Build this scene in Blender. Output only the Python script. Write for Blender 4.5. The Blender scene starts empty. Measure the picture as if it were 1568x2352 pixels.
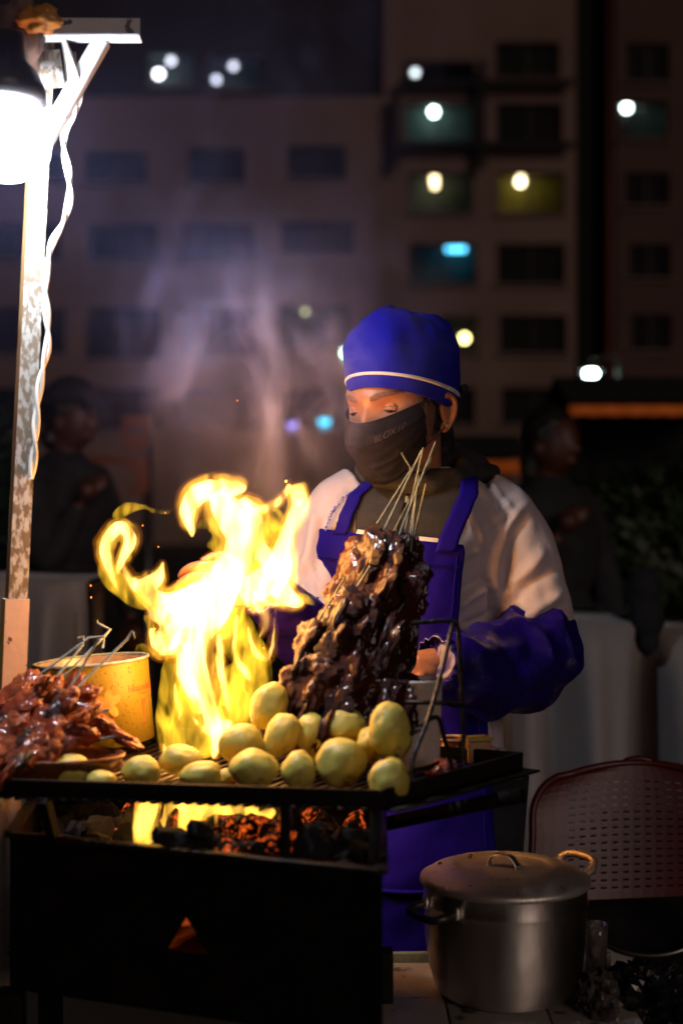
import bpy, bmesh, math, random
import numpy as np
from mathutils import Vector, Matrix, noise
R = math.radians
rng = random.Random(7)
SC = bpy.context.scene
COL = SC.collection

# ------------------------------------------------------------------ camera
CZ, FP = 1.27, 3266.7              # eye height, focal length in layout pixels (1568 x 2352 frame)
cam_d = bpy.data.cameras.new('camera'); cam = bpy.data.objects.new('camera', cam_d); COL.objects.link(cam)
cam_d.sensor_fit = 'VERTICAL'; cam_d.sensor_height = 36; cam_d.sensor_width = 24; cam_d.lens = 50
cam.location = (0, 0, CZ); cam.rotation_euler = (R(90), 0, 0)
cam_d.clip_start = .05; cam_d.clip_end = 500
cam_d.dof.use_dof = True; cam_d.dof.focus_distance = 2.22; cam_d.dof.aperture_fstop = 2.3; cam_d.dof.aperture_blades = 9
SC.camera = cam
# ------------------------------------------------------------------ night sky and town glow
W = bpy.data.worlds.new('World'); SC.world = W; W.use_nodes = True
wn = W.node_tree.nodes; wl = W.node_tree.links
sky = wn.new('ShaderNodeTexSky'); sky.sky_type = 'NISHITA'; sky.sun_disc = False
SUN_EL, SUN_AZ = 17, 151
sky.sun_elevation = R(-6); sky.sun_rotation = R(SUN_AZ); sky.air_density = 1.0
bg = wn['Background']; bg.inputs['Strength'].default_value = .03
wl.new(sky.outputs[0], bg.inputs['Color'])
sun_d = bpy.data.lights.new('town_glow', 'SUN'); sun_d.energy = .37; sun_d.angle = R(24); sun_d.color = (1, .74, .64)
sun = bpy.data.objects.new('town_glow', sun_d); COL.objects.link(sun)
sun.rotation_euler = (R(90 - SUN_EL), 0, R(180 - SUN_AZ))
vs = SC.view_settings; vs.view_transform = 'Standard'; vs.look = 'None'; vs.exposure = 0; vs.gamma = 1; vs.use_curve_mapping = False
cy = SC.cycles
cy.use_denoising = True; cy.max_bounces = 6; cy.diffuse_bounces = 3; cy.glossy_bounces = 3; cy.transmission_bounces = 4
cy.transparent_max_bounces = 12; cy.volume_bounces = 0; cy.sample_clamp_indirect = 3; cy.sample_clamp_direct = 0
cy.volume_step_rate = 1.0; cy.volume_max_steps = 256; cy.caustics_reflective = False; cy.caustics_refractive = False

# ------------------------------------------------------------------ helpers
def P(px, py, Y):                   # a point of the place, from where it shows in the photograph and how far away it stands
    return np.array([(px - 784) / FP * Y, Y, CZ - (py - 1176) / FP * Y])
def M2(Y): return Y / FP            # metres per layout pixel at distance Y

MATS = {}
def nd(t, kind, **kw):
    n = t.nodes.new(kind)
    for k, v in kw.items(): setattr(n, k, v)
    return n
def mat(name, c1, c2=None, scale=30, rough=.6, metal=0, bump=0, bscale=None, spec=.5, coat=0, stretch=(1, 1, 1), lo=.35, hi=.65,
        rough2=None, sheen=0, dist=0, detail=5, emis=None, estr=0, alpha=1, c3=None, s3=8, lo3=.5, hi3=.6, coord='Object', trans=0, sss=0):
    if name in MATS: return MATS[name]
    m = bpy.data.materials.new(name); m.use_nodes = True; t = m.node_tree; L = t.links
    b = t.nodes['Principled BSDF']
    b.inputs['Roughness'].default_value = rough; b.inputs['Metallic'].default_value = metal
    b.inputs['Specular IOR Level'].default_value = spec; b.inputs['Coat Weight'].default_value = coat
    b.inputs['Sheen Weight'].default_value = sheen; b.inputs['Alpha'].default_value = alpha
    b.inputs['Transmission Weight'].default_value = trans; b.inputs['Coat Roughness'].default_value = .12
    if sss: b.inputs['Subsurface Weight'].default_value = sss; b.inputs['Subsurface Radius'].default_value = (.01, .004, .002)
    tc = nd(t, 'ShaderNodeTexCoord'); mp = nd(t, 'ShaderNodeMapping'); mp.inputs['Scale'].default_value = stretch
    L.new(tc.outputs[coord], mp.inputs['Vector'])
    if c2 is None: c2 = tuple(v * .8 for v in c1)
    nz = nd(t, 'ShaderNodeTexNoise'); nz.inputs['Scale'].default_value = scale; nz.inputs['Detail'].default_value = detail; nz.inputs['Distortion'].default_value = dist
    L.new(mp.outputs[0], nz.inputs['Vector'])
    mr = nd(t, 'ShaderNodeMapRange', interpolation_type='SMOOTHSTEP'); mr.inputs[1].default_value = lo; mr.inputs[2].default_value = hi
    L.new(nz.outputs['Fac'], mr.inputs[0])
    mx = nd(t, 'ShaderNodeMix', data_type='RGBA'); mx.inputs[6].default_value = (*c1, 1); mx.inputs[7].default_value = (*c2, 1)
    L.new(mr.outputs[0], mx.inputs[0]); out = mx.outputs[2]
    if rough2 is not None:
        rr = nd(t, 'ShaderNodeMapRange'); rr.inputs[3].default_value = rough; rr.inputs[4].default_value = rough2
        L.new(mr.outputs[0], rr.inputs[0]); L.new(rr.outputs[0], b.inputs['Roughness'])
    if c3 is not None:
        n3 = nd(t, 'ShaderNodeTexNoise'); n3.inputs['Scale'].default_value = s3; n3.inputs['Detail'].default_value = 6; L.new(mp.outputs[0], n3.inputs['Vector'])
        m3 = nd(t, 'ShaderNodeMapRange', interpolation_type='SMOOTHSTEP'); m3.inputs[1].default_value = lo3; m3.inputs[2].default_value = hi3; L.new(n3.outputs['Fac'], m3.inputs[0])
        x3 = nd(t, 'ShaderNodeMix', data_type='RGBA'); x3.inputs[7].default_value = (*c3, 1); L.new(out, x3.inputs[6]); L.new(m3.outputs[0], x3.inputs[0]); out = x3.outputs[2]
    L.new(out, b.inputs['Base Color'])
    if bump:
        nb = nd(t, 'ShaderNodeTexNoise'); nb.inputs['Scale'].default_value = bscale or scale * 3; nb.inputs['Detail'].default_value = 6
        L.new(mp.outputs[0], nb.inputs['Vector'])
        bu = nd(t, 'ShaderNodeBump'); bu.inputs['Strength'].default_value = 1; bu.inputs['Distance'].default_value = bump
        L.new(nb.outputs['Fac'], bu.inputs['Height']); L.new(bu.outputs[0], b.inputs['Normal'])
    if emis is not None:
        b.inputs['Emission Color'].default_value = (*emis, 1); b.inputs['Emission Strength'].default_value = estr
    MATS[name] = m
    return m
def glow(name, c, s):
    if name in MATS: return MATS[name]
    m = bpy.data.materials.new(name); m.use_nodes = True; t = m.node_tree; t.nodes.clear()
    e = nd(t, 'ShaderNodeEmission'); e.inputs[0].default_value = (*c, 1); e.inputs[1].default_value = s
    o = nd(t, 'ShaderNodeOutputMaterial'); t.links.new(e.outputs[0], o.inputs[0]); MATS[name] = m
    return m

ORG = {}                            # where each thing stands
def thing(name, label, cat, loc, group=None, kind=None):
    o = bpy.data.objects.new(name, None); COL.objects.link(o); o.location = loc; o.empty_display_size = .05
    o['label'] = label; o['category'] = cat
    if group: o['group'] = group
    if kind: o['kind'] = kind
    ORG[o.name] = np.array(loc, float)
    return o
def tag(o, label=None, cat=None, group=None, kind=None):
    for k, v in (('label', label), ('category', cat), ('group', group), ('kind', kind)):
        if v: o[k] = v
    return o
def mesh(name, vf, m=None, parent=None, smooth=True):
    """one mesh object; vf in world coordinates, kept relative to its thing's base"""
    v, f = vf
    org = ORG[parent.name] if parent is not None else np.zeros(3)
    me = bpy.data.meshes.new(name)
    me.from_pydata([tuple(p) for p in (np.asarray(v, float) - org)], [], [tuple(int(i) for i in q) for q in f])
    me.update()
    if smooth: me.polygons.foreach_set('use_smooth', [True] * len(me.polygons))
    if m: me.materials.append(m)
    o = bpy.data.objects.new(name, me); COL.objects.link(o)
    if parent is not None: o.parent = parent; ORG[o.name] = org
    return o
def own(o, c=None):                 # a one-mesh thing: move its origin to where it stands
    me = o.data; n = len(me.vertices); a = np.empty(n * 3); me.vertices.foreach_get('co', a); a = a.reshape(-1, 3)
    c = np.array([a[:, 0].mean(), a[:, 1].mean(), a[:, 2].min()]) if c is None else np.asarray(c)
    me.vertices.foreach_set('co', (a - c).ravel()); o.location = c; me.update(); ORG[o.name] = c
    return o
def cat(*vfs):
    V, Fs, n = [], [], 0
    for v, f in vfs:
        v = np.asarray(v, float).reshape(-1, 3); V.append(v); Fs += [tuple(i + n for i in q) for q in f]; n += len(v)
    return np.vstack(V), Fs
def grid(pts, cu=False, cv=False):  # pts[u][v] -> quads
    pts = np.asarray(pts, float); nu, nv = pts.shape[:2]; F = []
    for i in range(nu if cu else nu - 1):
        for j in range(nv if cv else nv - 1):
            a, b = i, (i + 1) % nu; c, d = j, (j + 1) % nv
            F.append((a * nv + c, b * nv + c, b * nv + d, a * nv + d))
    return pts.reshape(-1, 3), F
def loft(rings, caps=True):
    v, f = grid(rings, False, True); nu, nv = np.asarray(rings).shape[:2]
    if caps: f += [tuple(range(nv - 1, -1, -1)), tuple((nu - 1) * nv + j for j in range(nv))]
    return v, f
def resample(pts, n):
    pts = np.asarray(pts, float); d = np.r_[0, np.cumsum(np.linalg.norm(np.diff(pts[:, :3], axis=0), axis=1))]
    s = np.linspace(0, d[-1], n); return np.stack([np.interp(s, d, pts[:, k]) for k in range(pts.shape[1])], 1)
def smoothline(pts, n):             # Catmull-Rom through pts (any number of columns)
    p = np.asarray(pts, float); p = np.vstack([2 * p[0] - p[1], p, 2 * p[-1] - p[-2]]); m = len(p) - 3; out = []
    for s in np.linspace(0, m - 1e-6, n):
        i = int(s); t = s - i; a, b, c, d = p[i:i + 4]
        out.append(.5 * (2 * b + (c - a) * t + (2 * a - 5 * b + 4 * c - d) * t * t + (3 * b - a - 3 * c + d) * t ** 3))
    return np.array(out)
def tube(pts, r, seg=8, closed=False):
    pts = np.asarray(pts, float); n = len(pts); r = np.broadcast_to(np.asarray(r, float), (n,))
    T = np.gradient(pts, axis=0)
    if closed: T = np.roll(pts, -1, 0) - np.roll(pts, 1, 0)
    T /= np.linalg.norm(T, axis=1)[:, None] + 1e-12
    N = np.cross(T[0], (0, 0, 1.)); N = np.cross(T[0], (1., 0, 0)) if np.linalg.norm(N) < .1 else N
    N /= np.linalg.norm(N); ring = []
    a = np.arange(seg) * 2 * math.pi / seg
    for i in range(n):
        N = N - T[i] * (N @ T[i]); N /= np.linalg.norm(N) + 1e-12; B = np.cross(T[i], N)
        ring.append(pts[i] + r[i] * (np.cos(a)[:, None] * N + np.sin(a)[:, None] * B))
    if closed: return grid(ring, True, True)
    return loft(ring)
def box(c, s, rz=0, bev=0, rot=None):
    bm = bmesh.new(); bmesh.ops.create_cube(bm, size=1)
    bmesh.ops.scale(bm, vec=s, verts=bm.verts)
    if bev: bmesh.ops.bevel(bm, geom=bm.edges[:], offset=bev, segments=2, affect='EDGES', profile=.6)
    M = rot if rot is not None else Matrix.Rotation(rz, 3, 'Z')
    bm.verts.ensure_lookup_table(); v = [np.array(M @ q.co) + np.asarray(c) for q in bm.verts]; f = [[w.index for w in q.verts] for q in bm.faces]; bm.free()
    return np.array(v), f
def bar(a, b, w, h, up=(0, 0, 1), bev=.0):   # rectangular bar from a to b
    a, b = np.asarray(a, float), np.asarray(b, float); d = b - a; L = np.linalg.norm(d); d /= L
    x = np.cross(d, up); x /= np.linalg.norm(x); z = np.cross(x, d)
    return box((a + b) / 2, (w, L, h), bev=bev, rot=Matrix(np.stack([x, d, z], 1).tolist()))
def ico(sub, r=1):
    bm = bmesh.new(); bmesh.ops.create_icosphere(bm, subdivisions=sub, radius=r); bm.verts.ensure_lookup_table()
    v = np.array([q.co[:] for q in bm.verts]); f = [[w.index for w in q.verts] for q in bm.faces]; bm.free(); return v, f
def lathe(prof, c=(0, 0, 0), seg=48, caps=False):
    a = np.arange(seg) * 2 * math.pi / seg
    return loft([np.stack([c[0] + r * np.cos(a), c[1] + r * np.sin(a), np.full(seg, c[2] + z)], 1) for r, z in prof], caps)
def nz3(p, s, o=0): return noise.noise(Vector((p[0] * s + o, p[1] * s + o * .7, p[2] * s - o)))
def fbm(p, s, o=0): return noise.fractal(Vector((p[0] * s + o, p[1] * s - o, p[2] * s + o * .3)), 1.0, 2.0, 4)
def lump(v, amp, s, o=0):           # push points of a unit-ish body along their direction
    return np.array([p * (1 + amp * fbm(p, s, o)) for p in v])
def wobble(vf, amp, s, o=0):
    v, f = vf; v = np.asarray(v, float)
    return np.array([p + amp * np.array([nz3(p, s, o), nz3(p, s, o + 9), nz3(p, s, o + 21)]) for p in v]), f
def remesh(vf, size, smooth=2, name='tmp', keep=1.0):
    me = bpy.data.meshes.new(name); me.from_pydata([tuple(p) for p in vf[0]], [], [tuple(q) for q in vf[1]]); me.update()
    o = bpy.data.objects.new(name, me); COL.objects.link(o)
    m = o.modifiers.new('r', 'REMESH'); m.mode = 'VOXEL'; m.voxel_size = size
    if smooth: s = o.modifiers.new('s', 'SMOOTH'); s.factor = .5; s.iterations = smooth
    dg = bpy.context.evaluated_depsgraph_get(); ev = o.evaluated_get(dg); em = ev.to_mesh()
    v = np.empty(len(em.vertices) * 3); em.vertices.foreach_get('co', v); f = [tuple(p.vertices) for p in em.polygons]
    ev.to_mesh_clear(); bpy.data.objects.remove(o); bpy.data.meshes.remove(me)
    return v.reshape(-1, 3), f
def normals(vf):
    v, f = vf; n = np.zeros_like(v)
    for q in f:
        k = np.cross(v[q[1]] - v[q[0]], v[q[2]] - v[q[0]])
        for i in q: n[i] += k
    return n / (np.linalg.norm(n, axis=1)[:, None] + 1e-12)
def thick(o, t, off=-1):
    m = o.modifiers.new('thickness', 'SOLIDIFY'); m.thickness = t; m.offset = off; return o
def text_vf(s, h):                  # flat lettering, height h, centred, in the xz plane (x right, z up)
    cu = bpy.data.curves.new('t', 'FONT'); cu.body = s; cu.size = 1; cu.align_x = 'CENTER'; cu.align_y = 'CENTER'; cu.resolution_u = 3
    o = bpy.data.objects.new('t', cu); COL.objects.link(o); dg = bpy.context.evaluated_depsgraph_get()
    em = o.evaluated_get(dg).to_mesh(); bm = bmesh.new(); bm.from_mesh(em); bmesh.ops.triangulate(bm, faces=bm.faces[:])
    bmesh.ops.subdivide_edges(bm, edges=[e for e in bm.edges if e.calc_length() > .15], cuts=2); bmesh.ops.triangulate(bm, faces=bm.faces[:])
    v = np.array([(p.co[0] * h, 0, p.co[1] * h) for p in bm.verts]); bm.verts.index_update(); f = [[w.index for w in q.verts] for q in bm.faces]; bm.free()
    bpy.data.objects.remove(o); bpy.data.curves.remove(cu); return v, f
# ------------------------------------------------------------------ ground
m_asph = mat('asphalt', (.035, .032, .03), (.055, .05, .045), scale=60, rough=.85, bump=.002, bscale=300, c3=(.025, .024, .024), s3=1.2)
gx = np.linspace(-150, 150, 31); gy = np.linspace(-40, 220, 27)
g = mesh('ground', grid([[(x, y, 0) for y in gy] for x in gx]), m_asph); g['kind'] = 'structure'

# ------------------------------------------------------------------ apartment buildings
m_wall = mat('painted_render', (.25, .168, .14), (.21, .14, .115), scale=.35, rough=.9, bump=.01, bscale=6, c3=(.18, .115, .09), s3=.12, lo3=.45, hi3=.7)
m_dark = mat('dark_upper_tone', (.03, .024, .024), (.022, .018, .018), scale=.4, rough=.9)  # darker tone for the top storeys
m_recess = mat('recess_shade_and_frames', (.016, .014, .014), (.012, .011, .011), scale=.5, rough=.9)  # near-black for the balcony frames and the painted shade of the gap
m_frame = mat('dark_window_frame', (.04, .035, .035), rough=.6)
m_room = mat('room_plaster', (.10, .135, .12), (.07, .105, .10), scale=1, rough=.9)
m_roomy = mat('room_plaster_yellow', (.22, .19, .03), (.16, .135, .02), scale=1, rough=.9)
m_room_shade = mat('room_shade', (.012, .009, .009), (.008, .007, .007), scale=2, rough=.9, stretch=(1, 1, 12))  # near-black: the shade of dark rooms painted into the colour
def pane_mat():
    m = bpy.data.materials.new('window_glass'); m.use_nodes = True; t = m.node_tree; t.nodes.clear()
    a = nd(t, 'ShaderNodeBsdfTransparent'); b = nd(t, 'ShaderNodeBsdfGlossy'); b.inputs['Roughness'].default_value = .05
    fz = nd(t, 'ShaderNodeFresnel'); fz.inputs[0].default_value = 1.45; mx = nd(t, 'ShaderNodeMixShader'); o = nd(t, 'ShaderNodeOutputMaterial')
    t.links.new(fz.outputs[0], mx.inputs[0]); t.links.new(a.outputs[0], mx.inputs[1]); t.links.new(b.outputs[0], mx.inputs[2]); t.links.new(mx.outputs[0], o.inputs[0]); return m
m_pane = pane_mat()
def facade(root, Y, x0, x1, y0, y1, holes, m, name='wall', depth=.28):
    """a wall with real openings: pieces of sheet round the holes plus their reveals; layout pixels at distance Y"""
    xs = sorted({x0, x1, *[h[0] for h in holes], *[h[2] for h in holes]}); ys = sorted({y0, y1, *[h[1] for h in holes], *[h[3] for h in holes]})
    V, F = [], []
    def quad(*p):
        n = len(V); V.extend(p); F.append((n, n + 1, n + 2, n + 3))
    for i in range(len(xs) - 1):
        for j in range(len(ys) - 1):
            cx, cyy = (xs[i] + xs[i + 1]) / 2, (ys[j] + ys[j + 1]) / 2
            if any(h[0] < cx < h[2] and h[1] < cyy < h[3] for h in holes): continue
            quad(P(xs[i], ys[j + 1], Y), P(xs[i + 1], ys[j + 1], Y), P(xs[i + 1], ys[j], Y), P(xs[i], ys[j], Y))
    d = np.array([0, depth, 0])
    for h in holes:
        c = [P(h[0], h[3], Y), P(h[2], h[3], Y), P(h[2], h[1], Y), P(h[0], h[1], Y)]
        for k in range(4): quad(c[k], c[(k + 1) % 4], c[(k + 1) % 4] + d, c[k] + d)
    a, b = P(x0, y1, Y), P(x1, y0, Y)
    for X in (a[0], b[0]): quad((X, Y, a[2]), (X, Y + 9, a[2]), (X, Y + 9, b[2]), (X, Y, b[2]))
    quad((a[0], Y, b[2]), (b[0], Y, b[2]), (b[0], Y + 9, b[2]), (a[0], Y + 9, b[2]))
    return mesh(name, (V, F), m, root, smooth=False)
def window(root, Y, h, lit=None, bulbs=(), kind='room', mull=2, dark=None):
    """frame bars, glass, and behind it either a near-black sheet painted as the shade of an unlit room or a real room with its lamps"""
    a, b = P(h[0], h[3], Y), P(h[2], h[1], Y); y = Y + .2; t = .07; x0, z0, x1, z1 = a[0], a[2], b[0], b[2]
    bars = [box(((x0 + x1) / 2, y, z0 + t / 2), (x1 - x0, .08, t)), box(((x0 + x1) / 2, y, z1 - t / 2), (x1 - x0, .08, t))]
    for k in range(mull + 1): bars.append(box((x0 + t / 2 + (x1 - x0 - t) * k / mull, y, (z0 + z1) / 2), (t, .08, z1 - z0 - 2 * t)))
    w = mesh('window', cat(*bars), m_frame, root, smooth=False)
    for k in range(mull):
        u0 = x0 + t + (x1 - x0 - t) * k / mull; u1 = x0 + (x1 - x0 - t) * (k + 1) / mull
        mesh('pane', box(((u0 + u1) / 2, y, (z0 + z1) / 2), (u1 - u0, .01, z1 - z0 - 2 * t)), m_pane, w, smooth=False)
    mesh('sill', box(((x0 + x1) / 2, Y - .05, z0 - .05), (x1 - x0 + .2, .3, .09)), m_wall, w, smooth=False)
    if lit is None:
        mesh('room_shade_sheet', box(((x0 + x1) / 2, y + .15, (z0 + z1) / 2), (x1 - x0 + .1, .02, z1 - z0 + .1)), dark or m_room_shade, w, smooth=False)  # dark sheet standing for the shade inside an unlit room
    else:
        x0, x1, z0, z1 = x0 - .2, x1 + .2, z0 - .2, z1 + .2; yb = y + 1.6
        mesh('room', ([(x0, y + .1, z0), (x1, y + .1, z0), (x1, y + .1, z1), (x0, y + .1, z1), (x0, yb, z0), (x1, yb, z0), (x1, yb, z1), (x0, yb, z1)],
             [(4, 5, 6, 7), (0, 1, 5, 4), (3, 7, 6, 2), (0, 4, 7, 3), (1, 2, 6, 5)]), lit, w, smooth=False)
        for (px, py, r, c, s) in bulbs:
            p = P(px, py, y + .9); v, f = ico(2, r); mesh('bulb', (v + p, f), glow('lit_bulb_%d' % len(MATS), c, s), w)
    return w
YB = 55.0
bld = thing('apartment_building', 'wide brown apartment block with rows of mostly dark windows behind the smoke', 'building', (0, YB + 4, 0))
DK = [(-60, 512, 140, 596), (203, 512, 362, 596), (416, 512, 584, 596), (642, 506, 812, 582), (-40, 348, 150, 420), (196, 348, 338, 420), (432, 340, 562, 418), (660, 334, 794, 412),
      (-60, 705, 150, 812), (196, 705, 372, 826), (412, 700, 592, 820), (-60, 890, 150, 980), (210, 890, 372, 985), (420, 890, 592, 985), (640, 890, 800, 985),
      (1136, 96, 1284, 180), (1138, 236, 1290, 326), (1140, 560, 1296, 654), (1146, 724, 1300, 812), (940, 890, 1090, 975), (1150, 890, 1300, 975)]
C1, C2, C3 = (.75, 1, .93), (1, .78, .42), (.1, .62, 1)
LT = [((640, 700, 800, 800), m_room, [(700, 716, .1, (.8, .9, .4), 2.2)], 3),
      ((926, 236, 1088, 326), m_room, [(996, 257, .17, (.72, 1, .95), 16)], 2), ((936, 398, 1084, 490), m_room, [(997, 412, .15, C2, 8), (998, 426, .13, C2, 7)], 2),
      ((1142, 396, 1294, 490), m_roomy, [(1194, 418, .17, (1, .88, .5), 10), (1196, 404, .13, C2, 6)], 2), ((940, 560, 1094, 654), m_room, [(1030, 572, .13, C3, 4), (1046, 572, .13, C3, 6), (1062, 572, .13, C3, 5)], 2),
      ((925, 140, 1090, 186), m_room_shade, [(953, 167, .14, (.75, .85, .9), 4)], 2),
      ((1010, 724, 1096, 812), m_room_shade, [(1066, 777, .17, (1, .85, .3), 10)], 1)]
holes = DK + [l[0] for l in LT]
facade(bld, YB, -420, 1322, 222, 1256, [h for h in holes if h[1] > 220], m_wall)
m_up = m_wall
TOP = [((338, 118, 446, 198), m_room, [(393, 140, .14, (.72, .76, .9), 4), (365, 170, .16, (.9, .92, 1), 10)], 1), ((476, 126, 606, 206), m_room, [(536, 152, .14, (.7, .72, .9), 3.5), (497, 183, .14, (.7, .75, .95), 3.2)], 1)]
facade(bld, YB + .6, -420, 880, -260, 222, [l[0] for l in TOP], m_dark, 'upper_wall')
facade(bld, YB + .003, 880, 1322, -260, 222, [h for h in holes if h[1] < 220], m_wall, 'side_wall')
for h in DK: window(bld, YB, h, dark=m_room_shade)
for h, m, bl, mu in LT: window(bld, YB, h, m, bl, mull=mu)
for h, m, bl, mu in TOP: window(bld, YB + .6, h, m, bl, mull=mu)
fr = []
for px in (908, 1106): fr.append(bar(P(px, 140 if px > 1000 else 215, YB - .6), P(px, 386, YB - .6), .28, .28, up=(0, 1, 0)))
for py in (190, 333): fr.append(bar(P(915, py, YB - .55), P(1316, py, YB - .55), .3, .25))
for v in fr: mesh('balcony_frame', v, m_recess, bld, smooth=False)
mesh('recess_shade', box(P(1364, 560, YB + 3.2), (1.9, 5, 30)), m_recess, bld, smooth=False)  # dark body put between the blocks to stand for the gap's shade
mesh('drain_pipe', tube([P(1400, -200, YB - .2), P(1400, 1240, YB - .2)], .14, 10), mat('red_brown_pipe', (.22, .07, .04), rough=.6), bld)
wing = thing('apartment_building', 'narrow dark apartment wing with one bright greenish window beside the dark gap', 'building', (12.5, 57, 0))
WD = [(1436, 100, 1536, 190), (1434, 396, 1536, 474), (1442, 560, 1538, 640), (1446, 722, 1540, 806), (1448, 888, 1542, 960), (1620, 396, 1760, 474), (1620, 560, 1760, 640)]
wl_ = (1420, 232, 1532, 320)
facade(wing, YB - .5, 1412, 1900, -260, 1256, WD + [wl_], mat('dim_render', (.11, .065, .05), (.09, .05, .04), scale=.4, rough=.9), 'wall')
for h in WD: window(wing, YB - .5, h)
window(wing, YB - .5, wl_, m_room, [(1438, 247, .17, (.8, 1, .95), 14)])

# ------------------------------------------------------------------ street lamps
m_pole = mat('street_pole', (.12, .12, .12), rough=.5, metal=.6)
def street_lamp(px, py, Y, c, s, label, r=.1):
    p = P(px, py, Y); t = thing('street_lamp', label, 'street lamp', (p[0] + .35, Y, 0), 'street lamps in front of the apartments')
    mesh('pole', tube(smoothline([(p[0] + .35, Y, 0), (p[0] + .35, Y, p[2] * .6), (p[0] + .35, Y, p[2] + .05), (p[0] + .25, Y, p[2] + .2), (p[0] + .02, Y, p[2] + .16)], 24), .035, 8), m_pole, t)
    mesh('lamp_head', lathe([(.03, .16), (.09, .12), (.15, .04), (.15, .03)], p, 20), m_pole, t)
    v, f = ico(2, 1); mesh('lamp_bulb', (v * (r, r, r * .7) + p, f), glow('street_bulb_%d' % len(MATS), c, s), t)
    v = lathe([(r * .8, -.02), (r * .75, -.1), (r * .4, -.16)], p, 16); mesh('lamp_glass', v, m_pane, t)
street_lamp(797, 810, 24, (.6, 1, .82), 14, 'street lamp with a cold green-white light at the edge of the blue cap', .09)
street_lamp(1356, 858, 18, (.75, 1, .9), 26, 'brightest street lamp with a white light above the orange market fringe', .085)
street_lamp(745, 967, 26, (.05, .55, .9), 3.2, 'small cyan street lamp seen through the smoke beside the masked face', .11)
street_lamp(671, 975, 28, (.25, .22, .8), 2.2, 'dim violet street lamp seen through the thickest smoke', .11)

# ------------------------------------------------------------------ dark market behind: canopies, bushes, cloth-covered tables, passers-by
m_tarp = mat('dark_tarpaulin', (.02, .02, .024), (.03, .028, .03), scale=5, rough=.7)
m_orange = mat('orange_valance_glow', (.75, .17, .02), (.6, .12, .015), scale=4, rough=.7, emis=(1, .19, .02), estr=.07)  # weak emission in the cloth stands for lamplight falling on it
m_steel = mat('tent_steel', (.2, .2, .2), rough=.4, metal=.9)
def canopy(x0, x1, py, Y, label, hb=24):
    a, b = P(x0, py, Y), P(x1, py, Y); t = thing('market_canopy', label, 'canopy', ((a[0] + b[0]) / 2, Y + .6, 0), 'stall canopies of the night market')
    h = hb * M2(Y); n = 40; xs = np.linspace(a[0], b[0], n)
    mesh('roof', grid([[(x, Y + .005, a[2] + h + .02), (x, Y + .6, a[2] + h + .22), (x, Y + 1.2, a[2] + h + .0)] for x in xs]), m_tarp, t)
    thick(mesh('painted_glow_fringe', grid([[(x, Y + .012 * math.sin(x * 40), a[2] + h), (x, Y + .02 * math.sin(x * 40 + .6), a[2] + .004 * math.sin(x * 55))] for x in xs]), m_orange, t), .004)
    for X in (a[0] + .04, b[0] - .04): mesh('post', tube([(X, Y + .06, 0), (X, Y + .06, a[2] + h)], .018, 8), m_steel, t)
    mesh('back_sheet', grid([[(x, Y + 1.15 + .03 * math.sin(x * 9), a[2] + h), (x, Y + 1.15, .3)] for x in xs]), m_tarp, t)
canopy(1306, 1900, 955, 8.2, 'dark stall canopy with an orange fringe of painted-in glow below the bright street lamp')
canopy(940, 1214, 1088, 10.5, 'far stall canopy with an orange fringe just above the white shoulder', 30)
# orange stall board
m_ob = mat('orange_board', (.3, .09, .018), (.22, .065, .012), scale=3, rough=.7, bump=.002)
t = thing('stall_board', 'dim orange stall board with a round hole and an arched opening behind the fire', 'stall', P(262, 1176, 8.6) * (1, 1, 0))
def plate_hole(x0, y0, x1, y1, cx, cyy, rx, ry, Y, n=32):
    o, i = [], []
    for k in range(n):
        a = 2 * math.pi * k / n; ca, sa = math.cos(a), math.sin(a); i.append(P(cx + rx * ca, cyy - ry * sa, Y))
        s = min((x1 - cx if ca > 0 else cx - x0) / max(abs(ca), 1e-6), (y1 - cyy if sa < 0 else cyy - y0) / max(abs(sa), 1e-6)); o.append(P(cx + s * ca, cyy - s * sa, Y))
    return grid([o, i], False, True)
thick(mesh('upper_board', plate_hole(282, 955, 346, 1036, 311, 990, 10, 12, 8.6), m_ob, t, False), .03)
thick(mesh('arched_board', plate_hole(196, 1046, 345, 1135, 262, 1104, 48, 38, 8.6), m_ob, t, False), .03)
mesh('post', tube([P(200, 1046, 8.64), P(200, 1046, 8.64) * (1, 1, 0)], .03, 8), m_steel, t)
mesh('post', tube([P(340, 955, 8.64), P(340, 955, 8.64) * (1, 1, 0)], .03, 8), m_steel, t)
mesh('wheel', lathe([(.0, .05), (.1, .05), (.115, .03), (.115, -.03), (.1, -.05), (0, -.05)], (0, 0, 0), 28), m_tarp, t)
w_ = bpy.data.objects['wheel']; w_.location = P(266, 1108, 8.72) - ORG[t.name]; w_.rotation_euler = (R(90), 0, 0)
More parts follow.
